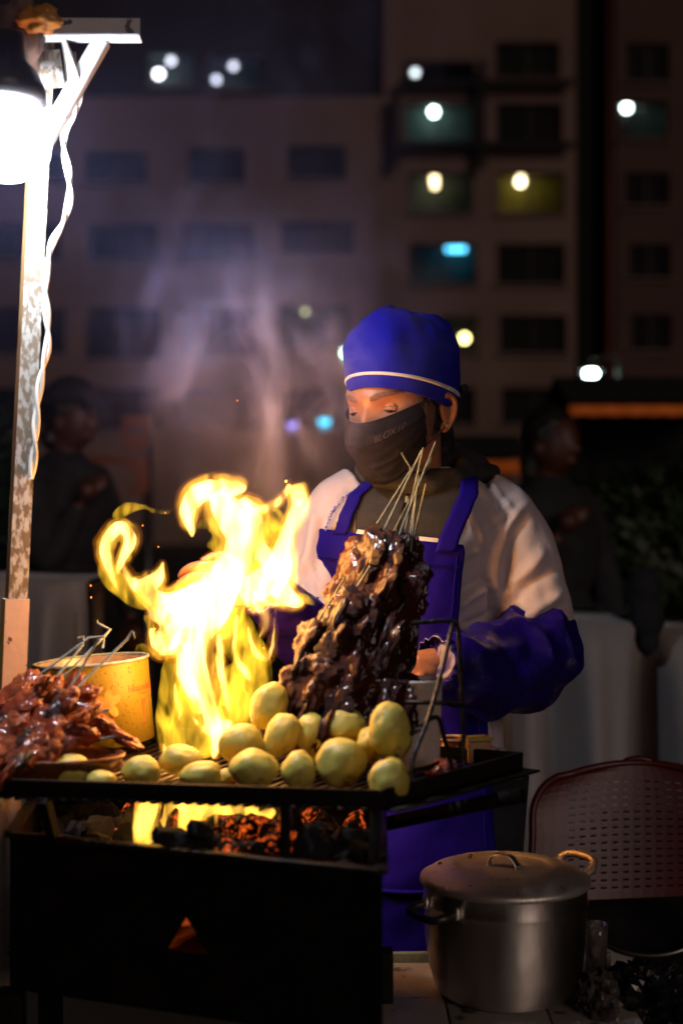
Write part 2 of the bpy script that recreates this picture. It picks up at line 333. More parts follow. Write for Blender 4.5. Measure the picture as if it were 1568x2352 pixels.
# leafy bushes
def leaf_bush(name, label, c, s, n, m, seed, group=None):
    rr = random.Random(seed); V, F = [], []
    for k in range(n):
        u = Vector((rr.gauss(0, 1), rr.gauss(0, 1), rr.gauss(0, 1))).normalized(); q = rr.random() ** .35
        k1 = 1 + .28 * noise.noise(u * 2.2 + Vector((seed, 0, 0)))
        p = np.array(c) + np.array(u) * q * k1 * np.array(s)
        if p[2] < .25: p[2] = .25 + rr.random() * .2
        a = np.array(Vector((rr.gauss(0, 1), rr.gauss(0, 1), rr.gauss(0, .7))).normalized()); b = np.cross(a, np.array(u)); b /= np.linalg.norm(b) + 1e-9; L = .03 + rr.random() * .035
        i = len(V); V += [p - a * L, p + b * L * .4, p + a * L, p - b * L * .4]; F.append((i, i + 1, i + 2, i + 3))
    t = thing(name, label, 'bush', (c[0], c[1], 0), group)
    mesh('foliage', (V, F), m, t, False)
    st = [tube(smoothline([(c[0], c[1], 0), (c[0] + rr.uniform(-.1, .1), c[1] + rr.uniform(-.1, .1), c[2] * .5), (c[0] + rr.uniform(-.6, .6) * s[0], c[1] + rr.uniform(-.5, .5) * s[1], c[2] + s[2] * .4)], 8), np.linspace(.03, .008, 8), 6) for _ in range(7)]
    for q in st: mesh('stem', q, mat('bark', (.06, .045, .03), rough=.9), t)
m_leaf = mat('dark_leaf', (.018, .04, .01), (.026, .055, .015), scale=9, rough=.55)
c = P(1440, 1290, 6.4); leaf_bush('bush', 'dark leafy bush behind the white draped tables', c, (.52, .3, .42), 5200, m_leaf, 3, 'bushes behind the stall')
c = P(1660, 1260, 6.8); leaf_bush('bush', 'dark leafy bush running out past the edge behind the red chair', c, (.5, .3, .5), 3500, m_leaf, 5, 'bushes behind the stall')
c = P(-40, 1180, 6.0); leaf_bush('bush', 'dark green bush half hidden behind the lamp post', c, (.22, .3, .5), 2200, m_leaf, 8, 'bushes behind the stall')
# draped tables
m_cloth = mat('white_tablecloth', (.34, .30, .28), (.28, .25, .24), scale=3, rough=.85, bump=.002, bscale=40, sheen=.3)
def draped(name, label, x0, x1, ytop, Y, seed, depth=.55, yb=2300):
    a, b = P(x0, ytop, Y), P(x1, ytop, Y); n = 120; rr = random.Random(seed); ph = rr.random() * 6; xs = np.linspace(a[0], b[0], n); rows = []
    zt, zb = a[2], max(.06, P(0, yb, Y)[2])
    for i, x in enumerate(xs):
        f = math.sin(x * 24 + ph + 1.9 * math.sin(x * 7)) * .75 + .4 * math.sin(x * 43 + ph * 2 + math.sin(x * 11)); col = []
        sag = .014 * math.sin(x * 13 + ph) + .01 * nz3((x, 0, 0), 9, seed)
        for yd in (depth, .3 * depth, .03): col.append((x, Y + yd, zt + sag * .3))
        for k in range(14):
            w = k / 13; col.append((x + .012 * math.sin(w * 3 + x * 20), Y - (.012 + .13 * w ** .3) * (f if f < 0 else f ** .8) - .05 * w, zt + sag - .012 - w * (zt - zb)))
        rows.append(col)
    o = mesh(name, grid(rows), m_cloth); thick(own(o), .003); tag(o, label, 'tablecloth', 'white cloths over market tables')
    tt = thing('market_table', label.replace('cloth', 'table', 1).replace('white', 'wooden', 1) if False else 'trestle table under the ' + label.split(' ', 1)[1], 'table', ((a[0] + b[0]) / 2, Y + depth / 2, 0))
    mesh('table_top', box(((a[0] + b[0]) / 2, Y + depth / 2 + .02, zt - .03), (b[0] - a[0] - .04, depth - .04, .02)), m_wood0, tt, False)
    for sx in (a[0] + .06, b[0] - .06):
        for sy in (.06, depth - .04): mesh('leg', box((sx, Y + sy, (zt - .04) / 2), (.03, .03, zt - .04)), m_wood0, tt, False)
m_wood0 = mat('raw_timber', (.2, .13, .08), (.14, .09, .055), scale=6, rough=.8, stretch=(1, 8, 1))
draped('tablecloth', 'wide white cloth draped over a table beside the blue sleeve', 1105, 1452, 1432, 3.75, 2)
draped('tablecloth', 'narrow white cloth in folds beyond the hanging black bag', 1456, 1800, 1452, 3.9, 5)
draped('tablecloth', 'tan lit cloth draped over a table behind the lamp post', -120, 205, 1330, 4.1, 9)
# dark body put in the gap, standing for the shade between the cloths
mesh('gap_shade_body', wobble(remesh(cat(*[(ico(2, 1)[0] * s + P(x, y, 3.8), ico(2)[1]) for x, y, s in ((1482, 1420, (.05, .05, .07)), (1484, 1470, (.034, .04, .05)), (1478, 1350, (.05, .05, .06)))]), .008), .006, 30), mat('gap_dark', (.012, .012, .014), rough=.9))
tag(own(bpy.data.objects['gap_shade_body']), 'dark body standing for the shade in the gap between two white cloths', 'bag')
# ------------------------------------------------------------------ people far behind (out of focus, one body each, clothes as children)
m_skin2 = mat('brown_skin', (.09, .028, .012), (.07, .022, .01), scale=20, rough=.5)
m_hair = mat('black_hair', (.008, .006, .005), (.016, .012, .01), scale=40, rough=.45, stretch=(8, 8, 1), bump=.0008, bscale=220)
m_blk = mat('black_jacket', (.012, .012, .014), (.02, .019, .022), scale=12, rough=.85, bump=.002, bscale=30)
m_jean = mat('dark_trousers', (.012, .014, .022), (.018, .02, .03), scale=40, rough=.85)
m_shoe = mat('dark_shoes', (.02, .018, .016), rough=.5)
def limb(*pr, n=14, seg=14):        # tapered limb through (point, radius) joints
    a = smoothline([(*p, r) for p, r in pr], n); return tube(a[:, :3], a[:, 3], seg)
def ell(c, s, rot=None, sub=3):
    v, f = ico(sub); v = v * np.asarray(s)
    if rot is not None: v = v @ np.array(rot).T
    return v + np.asarray(c), f
def fingers(palm, d, up, side, L=.075, r=.0078, curl=.5, spread=.012):
    """four unequal bent fingers and a thumb; d = along the hand, up = back of the hand, side = towards the thumb"""
    out = []; d, up, side = (np.asarray(q, float) / np.linalg.norm(q) for q in (d, up, side))
    for k, (ln, off) in enumerate(((.92, 1.5), (1.0, .5), (.94, -.5), (.74, -1.5))):
        p = palm + side * off * .0195 + d * .03; pts = [p - d * .02, p]; a = 0
        for j, seg in enumerate((.42, .32, .26)):
            a += curl * (1, 1.15, .8)[j]; q = d * math.cos(a) - up * math.sin(a) + side * off * spread; pts.append(pts[-1] + q * L * ln * seg)
        out.append(limb(*[(q, r * (1.12, 1.1, 1.02, .95, .78)[j]) for j, q in enumerate(pts)], n=12, seg=8))
    p = palm - d * .02 + side * .03
    out.append(limb((p - side * .015, r * 1.3), (p + side * .018 + d * .022, r * 1.25), (p + side * .024 + d * .045 - up * .01, r * 1.05), (p + side * .015 + d * .064 - up * .018, r * .8), n=12, seg=8))
    return out
def bystander(label, px, py, Y, yaw, hh, cap=None, hair=True, hand=None, jm=m_blk):
    """py = eye line in the layout; yaw turns the face (0 = to the camera)"""
    e = P(px, py, Y); t = thing('person', label, 'person', (e[0], Y, 0)); x, z = e[0], e[2]; k = z / 1.55
    Rm = np.array(Matrix.Rotation(yaw, 3, 'Z')); O = np.array([x, Y, 0])
    def L(a, b, c): return O + Rm @ np.array([a, b, c * k])
    bits = [ell(L(0, .0, 1.565), (.074, .092, .115 * k), Rm), limb((L(0, .02, 1.5), .05), (L(0, .03, 1.38), .055)), ell(L(0, .03, 1.2), (.17, .1, .2), Rm), ell(L(0, .03, .95), (.15, .1, .14), Rm),
            ell(L(0, -.09, 1.545), (.014, .022, .022), Rm), ell(L(0, -.078, 1.5), (.022, .014, .012), Rm), ell(L(.075, .01, 1.55), (.012, .02, .03), Rm), ell(L(-.075, .01, 1.55), (.012, .02, .03), Rm)]
    arms = []
    for s in (1, -1):
        hp = hand if (hand is not None and s == -1) else None
        sh, el = L(s * .175, .03, 1.33), (L(s * .24, -.02, 1.07) if hp is None else L(s * .22, -.06, 1.08))
        wr = L(s * .21, -.1, .86) if hp is None else hp + np.array([0, .05, -.02])
        bits.append(limb((sh, .05), (el, .04), (wr, .027))); arms.append(limb((L(s * .12, .03, 1.37), .06), (sh, .068), (el, .056), (wr * .92 + el * .08, .042)))
        d = (wr - el) / np.linalg.norm(wr - el); pc = wr + d * .05; bits.append(ell(pc, (.034, .034, .034))); bits += fingers(pc, d, (0, -1, .2), (-s, 0, 0.1), L=.07)
        bits.append(limb((L(s * .085, .03, .9), .08), (L(s * .095, .02, .5), .055), (L(s * .1, .05, .1), .04))); bits.append(ell(L(s * .1, -.02, .05), (.04, .1, .03), Rm))
    mesh('body', remesh(cat(*bits), .009, 3), m_skin2, t)
    jk = [limb((L(0, .03, 1.42), .1), (L(0, .03, 1.36), .14), n=4), ell(L(0, .03, 1.2), (.2, .14, .24), Rm), ell(L(0, .03, .95), (.19, .145, .16), Rm), ell(L(0, .04, 1.42), (.09, .085, .05), Rm)] + arms
    mesh('jacket', wobble(remesh(cat(*jk), .014, 4), .006, 12), jm, t)
    for s in (1, -1):
        mesh('trouser_leg', limb((L(s * .085, .03, .92), .105), (L(s * .095, .02, .5), .075), (L(s * .1, .05, .07), .06)), m_jean, t)
        mesh('shoe', ell(L(s * .1, -.03, .045), (.05, .13, .045), Rm), m_shoe, t)
    hv = remesh(cat(ell(L(0, .025, 1.6), (.086, .098, .1), Rm), ell(L(0, .07, 1.5), (.075, .05, .1 if hair != 'short' else .05), Rm)), .009, 2)
    hv = wobble(hv, .006, 40); mesh('hair', hv, m_hair, t)
    if cap:
        a = np.arange(28) * 2 * math.pi / 28; rows = []
        for tt in np.linspace(0, 1, 8): rows.append([L(.093 * math.cos(q) * math.cos(tt * 1.5), .01 + .112 * math.sin(q) * math.cos(tt * 1.5), 1.615 + .1 * math.sin(tt * 1.5)) for q in a])
        mesh('cap', loft(rows), cap, t)
        br = [[L(.08 * u, -.095 - .07 * w * (1 - u * u) ** .5, 1.617 - .012 * w) for u in np.linspace(-1, 1, 13)] for w in np.linspace(0, 1, 4)]
        thick(mesh('cap_brim', grid(br), cap, t), .004)
    return t
bystander('person in a dark cap and dark jacket standing in profile between lamp post and flame', 168, 972, 5.0, R(62), 0, cap=m_blk, hair='short', hand=P(178, 1142, 4.75))
bystander('dark-haired person in a black coat in the shadows beyond the white shoulder', 1272, 1030, 4.7, R(40), 0, hand=P(1288, 1215, 4.45))

# ------------------------------------------------------------------ grill: fire box on legs, tray with its bars, posts, lip
m_iron = mat('sooty_iron', (.005, .0045, .004), (.009, .0075, .006), scale=18, rough=.72, metal=.55, bump=.0012, bscale=120, c3=(.014, .007, .004), s3=14, lo3=.55, hi3=.7, spec=.3)
m_irong = mat('greasy_iron', (.02, .016, .013), (.035, .024, .016), scale=40, rough=.4, metal=.6, bump=.001, bscale=150)
ZT, ZB, ZF = .94, .85, .655          # tray lip top, fire box rim, fire box bottom
grill = thing('charcoal_grill', 'black sheet-iron charcoal grill with a triangular draught hole and a raised cooking tray', 'grill', (-.18, 1.85, 0))
FL, FR, BR, BL = np.array([-.426, 1.835]), np.array([.046, 1.645]), np.array([.055, 2.0]), np.array([-.46, 2.25])
def q3(p, z): return np.array([p[0], p[1], z])
# front sheet with the triangular hole
u = (FR - FL) / np.linalg.norm(FR - FL); wd = np.linalg.norm(FR - FL)
def onfront(px, py):                 # meets the sight of a layout pixel with the front sheet
    dx, dz = (px - 784) / FP, -(py - 1176) / FP; nrm = np.array([-u[1], u[0]]); s = (FL @ nrm) / (np.array([dx, 1]) @ nrm); return np.array([dx * s, s, CZ + dz * s])
tri = [onfront(427, 2106), onfront(385, 2180), onfront(480, 2193)]
c0 = [q3(FL, ZB), q3(FR, ZB), q3(FR, ZF), q3(FL, ZF)]
V = c0 + [tri[0], tri[2], tri[1]]; F = [(0, 4, 1), (1, 4, 5), (1, 5, 2), (2, 5, 6), (2, 6, 3), (3, 6, 4), (3, 4, 0)]
nin = np.array([-u[1], u[0], 0]) * .003
V2 = V + [p + nin for p in V]; F2 = F + [tuple(i + 7 for i in reversed(q)) for q in F] + [(4, 6, 13, 11), (6, 5, 12, 13), (5, 4, 11, 12)]
mesh('front_sheet', (V2, F2), m_iron, grill, False)
for nm, a, b in (('side_sheet', FL, BL), ('side_sheet', FR, BR), ('back_sheet', BL, BR)):
    o = mesh(nm, ([q3(a, ZB), q3(b, ZB), q3(b, ZF), q3(a, ZF)], [(0, 1, 2, 3)]), m_iron, grill, False); thick(o, .003, 0)
thick(mesh('bottom_sheet', ([q3(p, ZF + .004) for p in (FL, FR, BR, BL)], [(0, 1, 2, 3)]), m_iron, grill, False), .003)
bed = .045
for a, b in ((FL, FR), (FR, BR), (BR, BL), (BL, FL)): mesh('rim', bar(q3(a, ZB + .004), q3(b, ZB + .004), .016, .008, bev=.002), m_irong, grill)
for p in (FL, FR, BR, BL):
    mesh('leg', wobble(bar(q3(p, ZF - .001), q3(p * .99 + np.array([0, .02]), 0.0), .034, .034, up=(0, 1, 0), bev=.003), .002, 20), m_iron, grill)
# tray
TFL, TFR, TBR, TBL = np.array([-.44, 1.765]), np.array([.0446, 1.69]), np.array([.247, 1.955]), np.array([-.52, 2.30])
tc = (TFL + TFR + TBR + TBL) / 4
def lipbar(a, b, z0=.918, z1=ZT, w=.006): return bar(q3(a, (z0 + z1) / 2), q3(b, (z0 + z1) / 2), w, z1 - z0, bev=.0015)
TEX = TFL + (TFL - TFR) * .35
for a, b in ((TEX, TFR), (TFR, TBR), (TBR, TBL), (TBL, TEX)): mesh('tray_lip', lipbar(a, b), m_irong if (a is TFR) else m_iron, grill)
mesh('lip_flange', bar(q3(TFR + (.012, -.004), .9165), q3(TBR + (.012, -.004), .9165), .03, .003), m_irong, grill)
nb = 46
for k in range(nb):                  # flat bars of the tray, running front to back
    s = (k + .5) / nb; a = TEX + (TFR - TEX) * s; b = TBL + (TBR - TBL) * s; dirn = (b - a) / np.linalg.norm(b - a)
    mesh('grate_bar', bar(q3(a + dirn * .005, .9145 + .0007 * (k % 2)), q3(b - dirn * .005, .9145 + .0007 * (k % 2)), .0075, .004), m_irong, grill)
for s in (.25, .62): mesh('cross_bar', bar(q3(TEX + (TBL - TEX) * s, .9085), q3(TFR + (TBR - TFR) * s, .9085), .012, .006), m_iron, grill)
for px, s in ((655, .02), (862, .0), (82, .0)):
    a = TEX + (TFR - TEX) * min(1, max(0, (P(px, 0, 1.72)[0] - TEX[0]) / (TFR[0] - TEX[0]))); b = FL + (FR - FL) * min(.98, max(.02, (P(px, 0, 1.70)[0] - FL[0]) / (FR[0] - FL[0]))) + np.array([0, .02])
    mesh('tray_post', bar(q3(b, ZB - .02), q3(a + (0, .012), .917), .026, .012, up=(1, 0, 0), bev=.002), m_iron, grill)
for a, b in ((TBR * .93, BR), (TBL, BL)): mesh('tray_post', bar(q3(b, ZB - .02), q3(a, .908), .016, .016, up=(1, 0, 0)), m_iron, grill)
# coals
m_coal = mat('charcoal', (.008, .007, .007), (.016, .015, .015), scale=3, rough=.9, bump=.002, bscale=160)
def ember_mat():
    m = mat('ember', (.01, .008, .007), (.05, .045, .042), scale=2.5, rough=.95, bump=.002, bscale=160); t = m.node_tree; b = t.nodes['Principled BSDF']
    tc_ = nd(t, 'ShaderNodeTexCoord'); n = nd(t, 'ShaderNodeTexNoise'); n.inputs['Scale'].default_value = 2.2; n.inputs['Detail'].default_value = 6; n.inputs['Distortion'].default_value = 1.5
    t.links.new(tc_.outputs['Object'], n.inputs['Vector']); r = nd(t, 'ShaderNodeValToRGB'); e = r.color_ramp.elements
    e[0].position = .5; e[0].color = (0, 0, 0, 1); e[1].position = .72; e[1].color = (1, .13, .015, 1); t.links.new(n.outputs['Fac'], r.inputs[0]); t.links.new(r.outputs[0], b.inputs['Emission Color']); b.inputs['Emission Strength'].default_value = 1.1; return m
m_ember = ember_mat()
cm = []
for k in range(7):
    v, f = ico(2); v = lump(v * np.array([1, .7, .6]), .35, 1.6, k * 5.1); v = np.round(v * 2.4) / 2.4 * .6 + v * .4
    for mm, nm in ((m_coal, 'charcoal'), (m_ember, 'ember')):
        me = bpy.data.meshes.new(nm); me.from_pydata([tuple(p) for p in v], [], f); me.materials.append(mm); cm.append(me)
def inq(s, tt): a = FL + (FR - FL) * s; b = BL + (BR - BL) * s; return a + (b - a) * tt
kk = 0
for i in range(13):
    for j in range(8):
        s = .04 + .92 * (i + rng.uniform(.1, .9)) / 13; tt = .05 + .9 * (j + rng.uniform(.1, .9)) / 8; p = inq(s, tt)
        hot = rng.random() < (.4 if .25 < s < .8 else .15); me = cm[2 * rng.randrange(7) + (1 if hot else 0)]
        o = bpy.data.objects.new('ember' if hot else 'charcoal', me); COL.objects.link(o); r = rng.uniform(.02, .034)
        h = ZB - .045 + .05 * math.exp(-((s - .72) / .26) ** 2) * math.exp(-((tt - .4) / .5) ** 2) + rng.uniform(-.01, .016)
        o.location = (p[0], p[1], h); o.scale = (r * rng.uniform(.9, 1.5), r, r); o.rotation_euler = [rng.uniform(0, 6.3) for _ in range(3)]
        tag(o, 'glowing cracked ember in the bed of the fire box' if hot else 'unlit black lump of charcoal in the bed of the fire box', 'ember' if hot else 'charcoal', 'coals in the fire box')
for px, py, sx, rz, hot, lab in ((512, 1945, .05, .3, 0, 'long dark charcoal log with a grey ashy tip lying on top of the coals'), (405, 1925, .035, 1.2, 0, 'upright black charcoal chunk with white ash standing before the low flames'), (460, 1905, .032, 2, 0, 'pointed black charcoal chunk in the middle of the low flames')):
    Yc = 1.77; p = P(px, py, Yc); o = bpy.data.objects.new('charcoal', cm[0]); COL.objects.link(o); o.location = p; o.scale = (sx, .024, .022); o.rotation_euler = (.2, .25, rz - .6); tag(o, lab, 'charcoal', 'coals in the fire box')
o = mesh('ember_bed', grid([[q3(inq(s, tt), ZB - .085 + .015 * nz3((s, tt, 0), 9)) for tt in np.linspace(.02, .98, 12)] for s in np.linspace(.02, .98, 20)]), m_ember); tag(o, 'mass of glowing ash and embers under the coals', 'embers', kind='stuff')
m_ash = m_ember.copy(); m_ash.name = 'smouldering_ash'; m_ash.node_tree.nodes['Principled BSDF'].inputs['Emission Strength'].default_value = .22; MATS['ash'] = m_ash
o = mesh('ash', grid([[q3(inq(s, tt), ZF + .016 + .008 * nz3((s, tt, 3), 12)) for tt in np.linspace(.03, .97, 14)] for s in np.linspace(.03, .97, 24)]), m_ash); tag(o, 'smouldering ash in the bottom of the fire box behind the triangular hole', 'ash', kind='stuff')
# ------------------------------------------------------------------ fire: bodies of burning gas, brightness from their real thickness
def fire_mat(name, s, lo, hi, col, z0, z1, top=1.0, sc=14, thin=.0):
    m = bpy.data.materials.new(name); m.use_nodes = True; t = m.node_tree; t.nodes.clear(); L = t.links
    tc_ = nd(t, 'ShaderNodeTexCoord'); mp = nd(t, 'ShaderNodeMapping'); mp.inputs['Scale'].default_value = (1, 1, .3); L.new(tc_.outputs['Object'], mp.inputs[0])
    n = nd(t, 'ShaderNodeTexNoise'); n.inputs['Scale'].default_value = sc; n.inputs['Detail'].default_value = 3; n.inputs['Distortion'].default_value = 2.2; L.new(mp.outputs[0], n.inputs['Vector'])
    r = nd(t, 'ShaderNodeMapRange', interpolation_type='SMOOTHSTEP'); r.inputs[1].default_value = lo; r.inputs[2].default_value = hi; r.inputs[3].default_value = thin; L.new(n.outputs['Fac'], r.inputs[0])
    sp = nd(t, 'ShaderNodeSeparateXYZ'); L.new(tc_.outputs['Object'], sp.inputs[0])
    h = nd(t, 'ShaderNodeMapRange', interpolation_type='SMOOTHSTEP'); h.inputs[1].default_value = z0; h.inputs[2].default_value = z1; h.inputs[3].default_value = s; h.inputs[4].default_value = s * top; L.new(sp.outputs[2], h.inputs[0])
    mu = nd(t, 'ShaderNodeMath', operation='MULTIPLY'); L.new(r.outputs[0], mu.inputs[0]); L.new(h.outputs[0], mu.inputs[1])
    e = nd(t, 'ShaderNodeEmission'); e.inputs[0].default_value = (*col, 1); L.new(mu.outputs[0], e.inputs[1])
    o = nd(t, 'ShaderNodeOutputMaterial'); L.new(e.outputs[0], o.inputs['Volume'])
    try: m.cycles.volume_step_rate = .11
    except Exception: pass
    MATS[name] = m; return m
YF = 2.02
def zf(p): return 201 + p[0] * .348, 1045 + p[1] * .348
def stroke(pts, dy=0, dd=0, n=None, sc=1.25):  # (x, y, r) along a tongue of flame
    a = []
    for i, (x, y, r) in enumerate(pts):
        px, py = zf((x, y)); w = i / max(1, len(pts) - 1); a.append((*P(px, py, YF + dy + dd * w), r * sc * .348 * M2(YF)))
    a = smoothline(a, n or max(10, len(pts) * 7)); return tube(a[:, :3], np.maximum(a[:, 3], .0012), 10)
core = [
 [(205, 900, 8), (130, 700, 34), (118, 620, 40), (150, 530, 40), (205, 480, 40), (262, 500, 40), (282, 570, 40), (250, 650, 34), (215, 720, 26), (200, 790, 12)],
 [(235, 700, 10), (250, 770, 18), (290, 840, 26), (380, 905, 44), (470, 960, 60), (560, 985, 80), (700, 960, 100), (830, 900, 120)],
 [(502, 690, 6), (490, 750, 22), (462, 810, 42), (405, 850, 56), (340, 850, 36), (290, 800, 8)],
 [(692, 548, 8), (688, 500, 26), (668, 420, 46), (668, 340, 56), (730, 260, 68), (830, 225, 66), (930, 215, 60), (1000, 215, 52), (1036, 240, 22)],
 [(850, 250, 60), (900, 330, 92), (950, 420, 92), (1000, 540, 84), (985, 640, 84), (950, 740, 110), (880, 850, 130), (820, 960, 150), (760, 1050, 150), (700, 1120, 110)],
 [(1000, 300, 50), (1060, 390, 84), (1080, 500, 76), (1060, 620, 66), (1000, 730, 80)],
 [(1376, 196, 48), (1392, 260, 52), (1400, 340, 54), (1360, 420, 48), (1320, 520, 48), (1295, 620, 60), (1270, 720, 84), (1220, 810, 104), (1130, 860, 96), (1010, 930, 90)],
 [(1464, 350, 6), (1420, 330, 26), (1390, 300, 34)], [(1335, 190, 16), (1300, 260, 22), (1230, 330, 26), (1160, 355, 24), (1060, 370, 30)],
 [(1160, 400, 8), (1130, 480, 32), (1130, 590, 44), (1180, 680, 54), (1230, 760, 50)], [(1100, 420, 10), (1070, 560, 26), (1050, 700, 40)],
 [(1425, 985, 10), (1380, 970, 42), (1310, 930, 62), (1250, 860, 80)], [(1150, 955, 20), (1220, 985, 18), (1300, 985, 18), (1400, 985, 12)],
 [(1160, 940, 22), (1105, 905, 24), (1088, 935, 24), (1120, 1000, 24), (1168, 1060, 24), (1172, 1120, 22), (1150, 1180, 14), (1130, 1220, 6)],
 [(420, 1000, 12), (440, 1050, 40), (520, 1060, 70), (640, 1040, 100), (760, 980, 120)],
 [(660, 1130, 60), (570, 1180, 80), (490, 1230, 78), (440, 1190, 36), (420, 1140, 10)], [(600, 1260, 30), (540, 1290, 34), (480, 1310, 18)],
 [(760, 1120, 100), (720, 1240, 80), (710, 1350, 76), (730, 1450, 72), (760, 1550, 66), (800, 1660, 54), (835, 1770, 58), (860, 1860, 48), (845, 1940, 32), (838, 2010, 14)],
 [(640, 1230, 34), (625, 1360, 40), (640, 1470, 40), (700, 1580, 40), (760, 1700, 34)], [(870, 1180, 20), (872, 1300, 26), (880, 1420, 28), (905, 1540, 24), (930, 1660, 20), (940, 1700, 8)],
 [(990, 1050, 14), (975, 1160, 18), (968, 1280, 18), (1000, 1380, 22), (1050, 1440, 26), (1090, 1500, 10)],
 [(1060, 1120, 10), (1075, 1220, 16), (1120, 1310, 22), (1180, 1350, 18), (1215, 1280, 16), (1232, 1180, 12), (1236, 1060, 8)],
 [(580, 1500, 10), (585, 1600, 18), (615, 1680, 16), (600, 1760, 8)], [(690, 1730, 12), (740, 1790, 16), (800, 1830, 20)], [(500, 1900, 10), (520, 1960, 22), (560, 1990, 14)],
 [(930, 1750, 30), (900, 1830, 40), (870, 1900, 40)],
]
veil = [
 [(120, 640, 40), (130, 740, 56), (180, 830, 56), (260, 900, 50), (340, 960, 50), (400, 1010, 30)],
 [(180, 420, 20), (210, 380, 36), (270, 350, 34), (330, 345, 22), (380, 350, 8)], [(360, 340, 14), (440, 375, 16), (520, 370, 16), (590, 330, 10), (640, 290, 4)],
 [(720, 480, 20), (790, 450, 40), (850, 480, 46), (880, 550, 46), (850, 600, 30), (790, 580, 24)], [(1240, 360, 30), (1230, 480, 70), (1230, 600, 80)], [(1330, 210, 14), (1345, 165, 9), (1330, 140, 4)],
 [(1020, 320, 6), (1060, 270, 12), (1105, 190, 11), (1130, 120, 8), (1140, 60, 3)], [(1120, 150, 4), (1160, 105, 8), (1205, 100, 10), (1228, 140, 6)],
 [(900, 1060, 120), (960, 1150, 120), (1030, 1260, 110), (1080, 1380, 110), (1080, 1500, 110), (1020, 1620, 120), (960, 1740, 100), (920, 1840, 70)],
 [(560, 1330, 30), (560, 1430, 60), (570, 1560, 84), (560, 1680, 90), (560, 1790, 90), (580, 1900, 90), (620, 1990, 70)], [(640, 1500, 70), (700, 1640, 90), (740, 1780, 100), (740, 1900, 90), (760, 2000, 70)],
 [(380, 1060, 20), (420, 1150, 30), (400, 1230, 14)], [(1240, 1010, 10), (1245, 1120, 12), (1238, 1240, 12), (1210, 1340, 14)], [(300, 1300, 12), (350, 1270, 26), (390, 1310, 26), (450, 1330, 14)],
 [(900, 1400, 60), (940, 1500, 80), (960, 1640, 80)], [(1390, 940, 30), (1450, 960, 30), (1490, 1000, 10)], [(640, 640, 8), (655, 700, 9), (680, 760, 9), (650, 820, 6), (610, 850, 4)],
]
rr = random.Random(4)
def build_fire(strokes, dy, vox, sc=1.25, seed=4):
    q = random.Random(seed); return remesh(cat(*[stroke(s, q.uniform(-.02, .02) + dy, q.uniform(-.03, .03), None, sc) for s in strokes]), vox, 1)
m_core = fire_mat('burning_gas_bright', 360, .37, .60, (1, .53, .125), .98, 1.10, 4.4, 19, .06)
m_veil = fire_mat('burning_gas_thin', 52, .40, .64, (1, .55, .025), .96, 1.2, .4, 26, .06)
m_mantle = fire_mat('burning_gas_mantle', 46, .36, .60, (1, .52, .045), .96, 1.12, 2.4, 24, .05)
m_halo = fire_mat('burning_gas_edge', 9, .3, .6, (1, .27, .01), .96, 1.2, 1, 12, .15)
fl = thing('flame', 'tall bright yellow-white flame leaping from the tray beside the cooked meat', 'flame', P(440, 1755, YF))
fi = wobble(build_fire(core, 0, .0032, 1.06), .0018, 60); mesh('flame_body', fi, m_core, fl)
fv = wobble(wobble(build_fire(core, 0, .004, 1.62), .003, 40), .0016, 90); mesh('flame_mantle', fv, m_mantle, fl)
mesh('flame_edge', (fv[0] + normals(fv) * np.array([[.003 + .005 * abs(nz3(p, 22))] for p in fv[0]]), fv[1]), m_halo, fl)
mesh('flame_veil', wobble(build_fire(veil, .006, .0045), .004, 35), m_veil, fl)
def fire_light(p, e, root, r=.085, c=(1, .40, .10)):
    d = bpy.data.lights.new('fire_light', 'POINT'); d.energy = e; d.color = c; d.shadow_soft_size = r
    o = bpy.data.objects.new('fire_light', d); COL.objects.link(o); o.parent = root; o.location = np.asarray(p) - ORG[root.name]
for px, py, e in ((500, 1180, 3.0), (600, 1220, 2.6), (470, 1380, 3.6), (480, 1580, 2.8), (280, 1290, 1.3)): fire_light(P(px, py, YF), e, fl)
# low flames in the fire box
low = thing('flame', 'low yellow flames licking over the coals under the tray lip', 'flame', P(450, 1900, 1.84))
def s2(pts, Y, dy=0):
    a = smoothline([(*P(x, y, Y + dy), r * M2(Y)) for x, y, r in pts], 16); return tube(a[:, :3], a[:, 3], 10)
ls = [s2([(318, 1930, 14), (330, 1890, 22), (345, 1840, 22)], 1.88), s2([(380, 1900, 22), (450, 1850, 30), (520, 1850, 28), (590, 1870, 18)], 1.9), s2([(560, 1900, 16), (600, 1880, 20), (630, 1860, 12)], 1.88)]
for x, y0, y1, r in ((330, 1905, 1850, 24), (350, 1890, 1838, 18), (395, 1880, 1830, 22), (430, 1870, 1828, 22), (470, 1868, 1826, 20), (505, 1872, 1828, 16), (545, 1885, 1832, 14), (575, 1892, 1836, 13), (608, 1915, 1850, 13), (380, 1925, 1870, 8), (520, 1905, 1850, 9), (455, 1885, 1830, 14)):
    d = rr.uniform(-.02, .06); ls.append(s2([(x + rr.uniform(-6, 6), y0 + 50, r * .8), (x, (y0 + y1) / 2 + 12, r), (x + rr.uniform(-10, 10), y1, r * .75), (x + rr.uniform(-8, 8), y1 - 30, r * .3)], 1.86, d))
mesh('flame_body', wobble(remesh(cat(*ls), .003, 1), .002, 60), fire_mat('burning_gas_low', 190, .40, .62, (1, .5, .05), .8, .9, 1, 22, .12), low)
fire_light(P(430, 1880, 1.92), .3, low, .05); fire_light(P(560, 1900, 1.92), .2, low, .05)
fire_light(P(760, 1900, 1.88), .06, low, .05, (1, .25, .05))
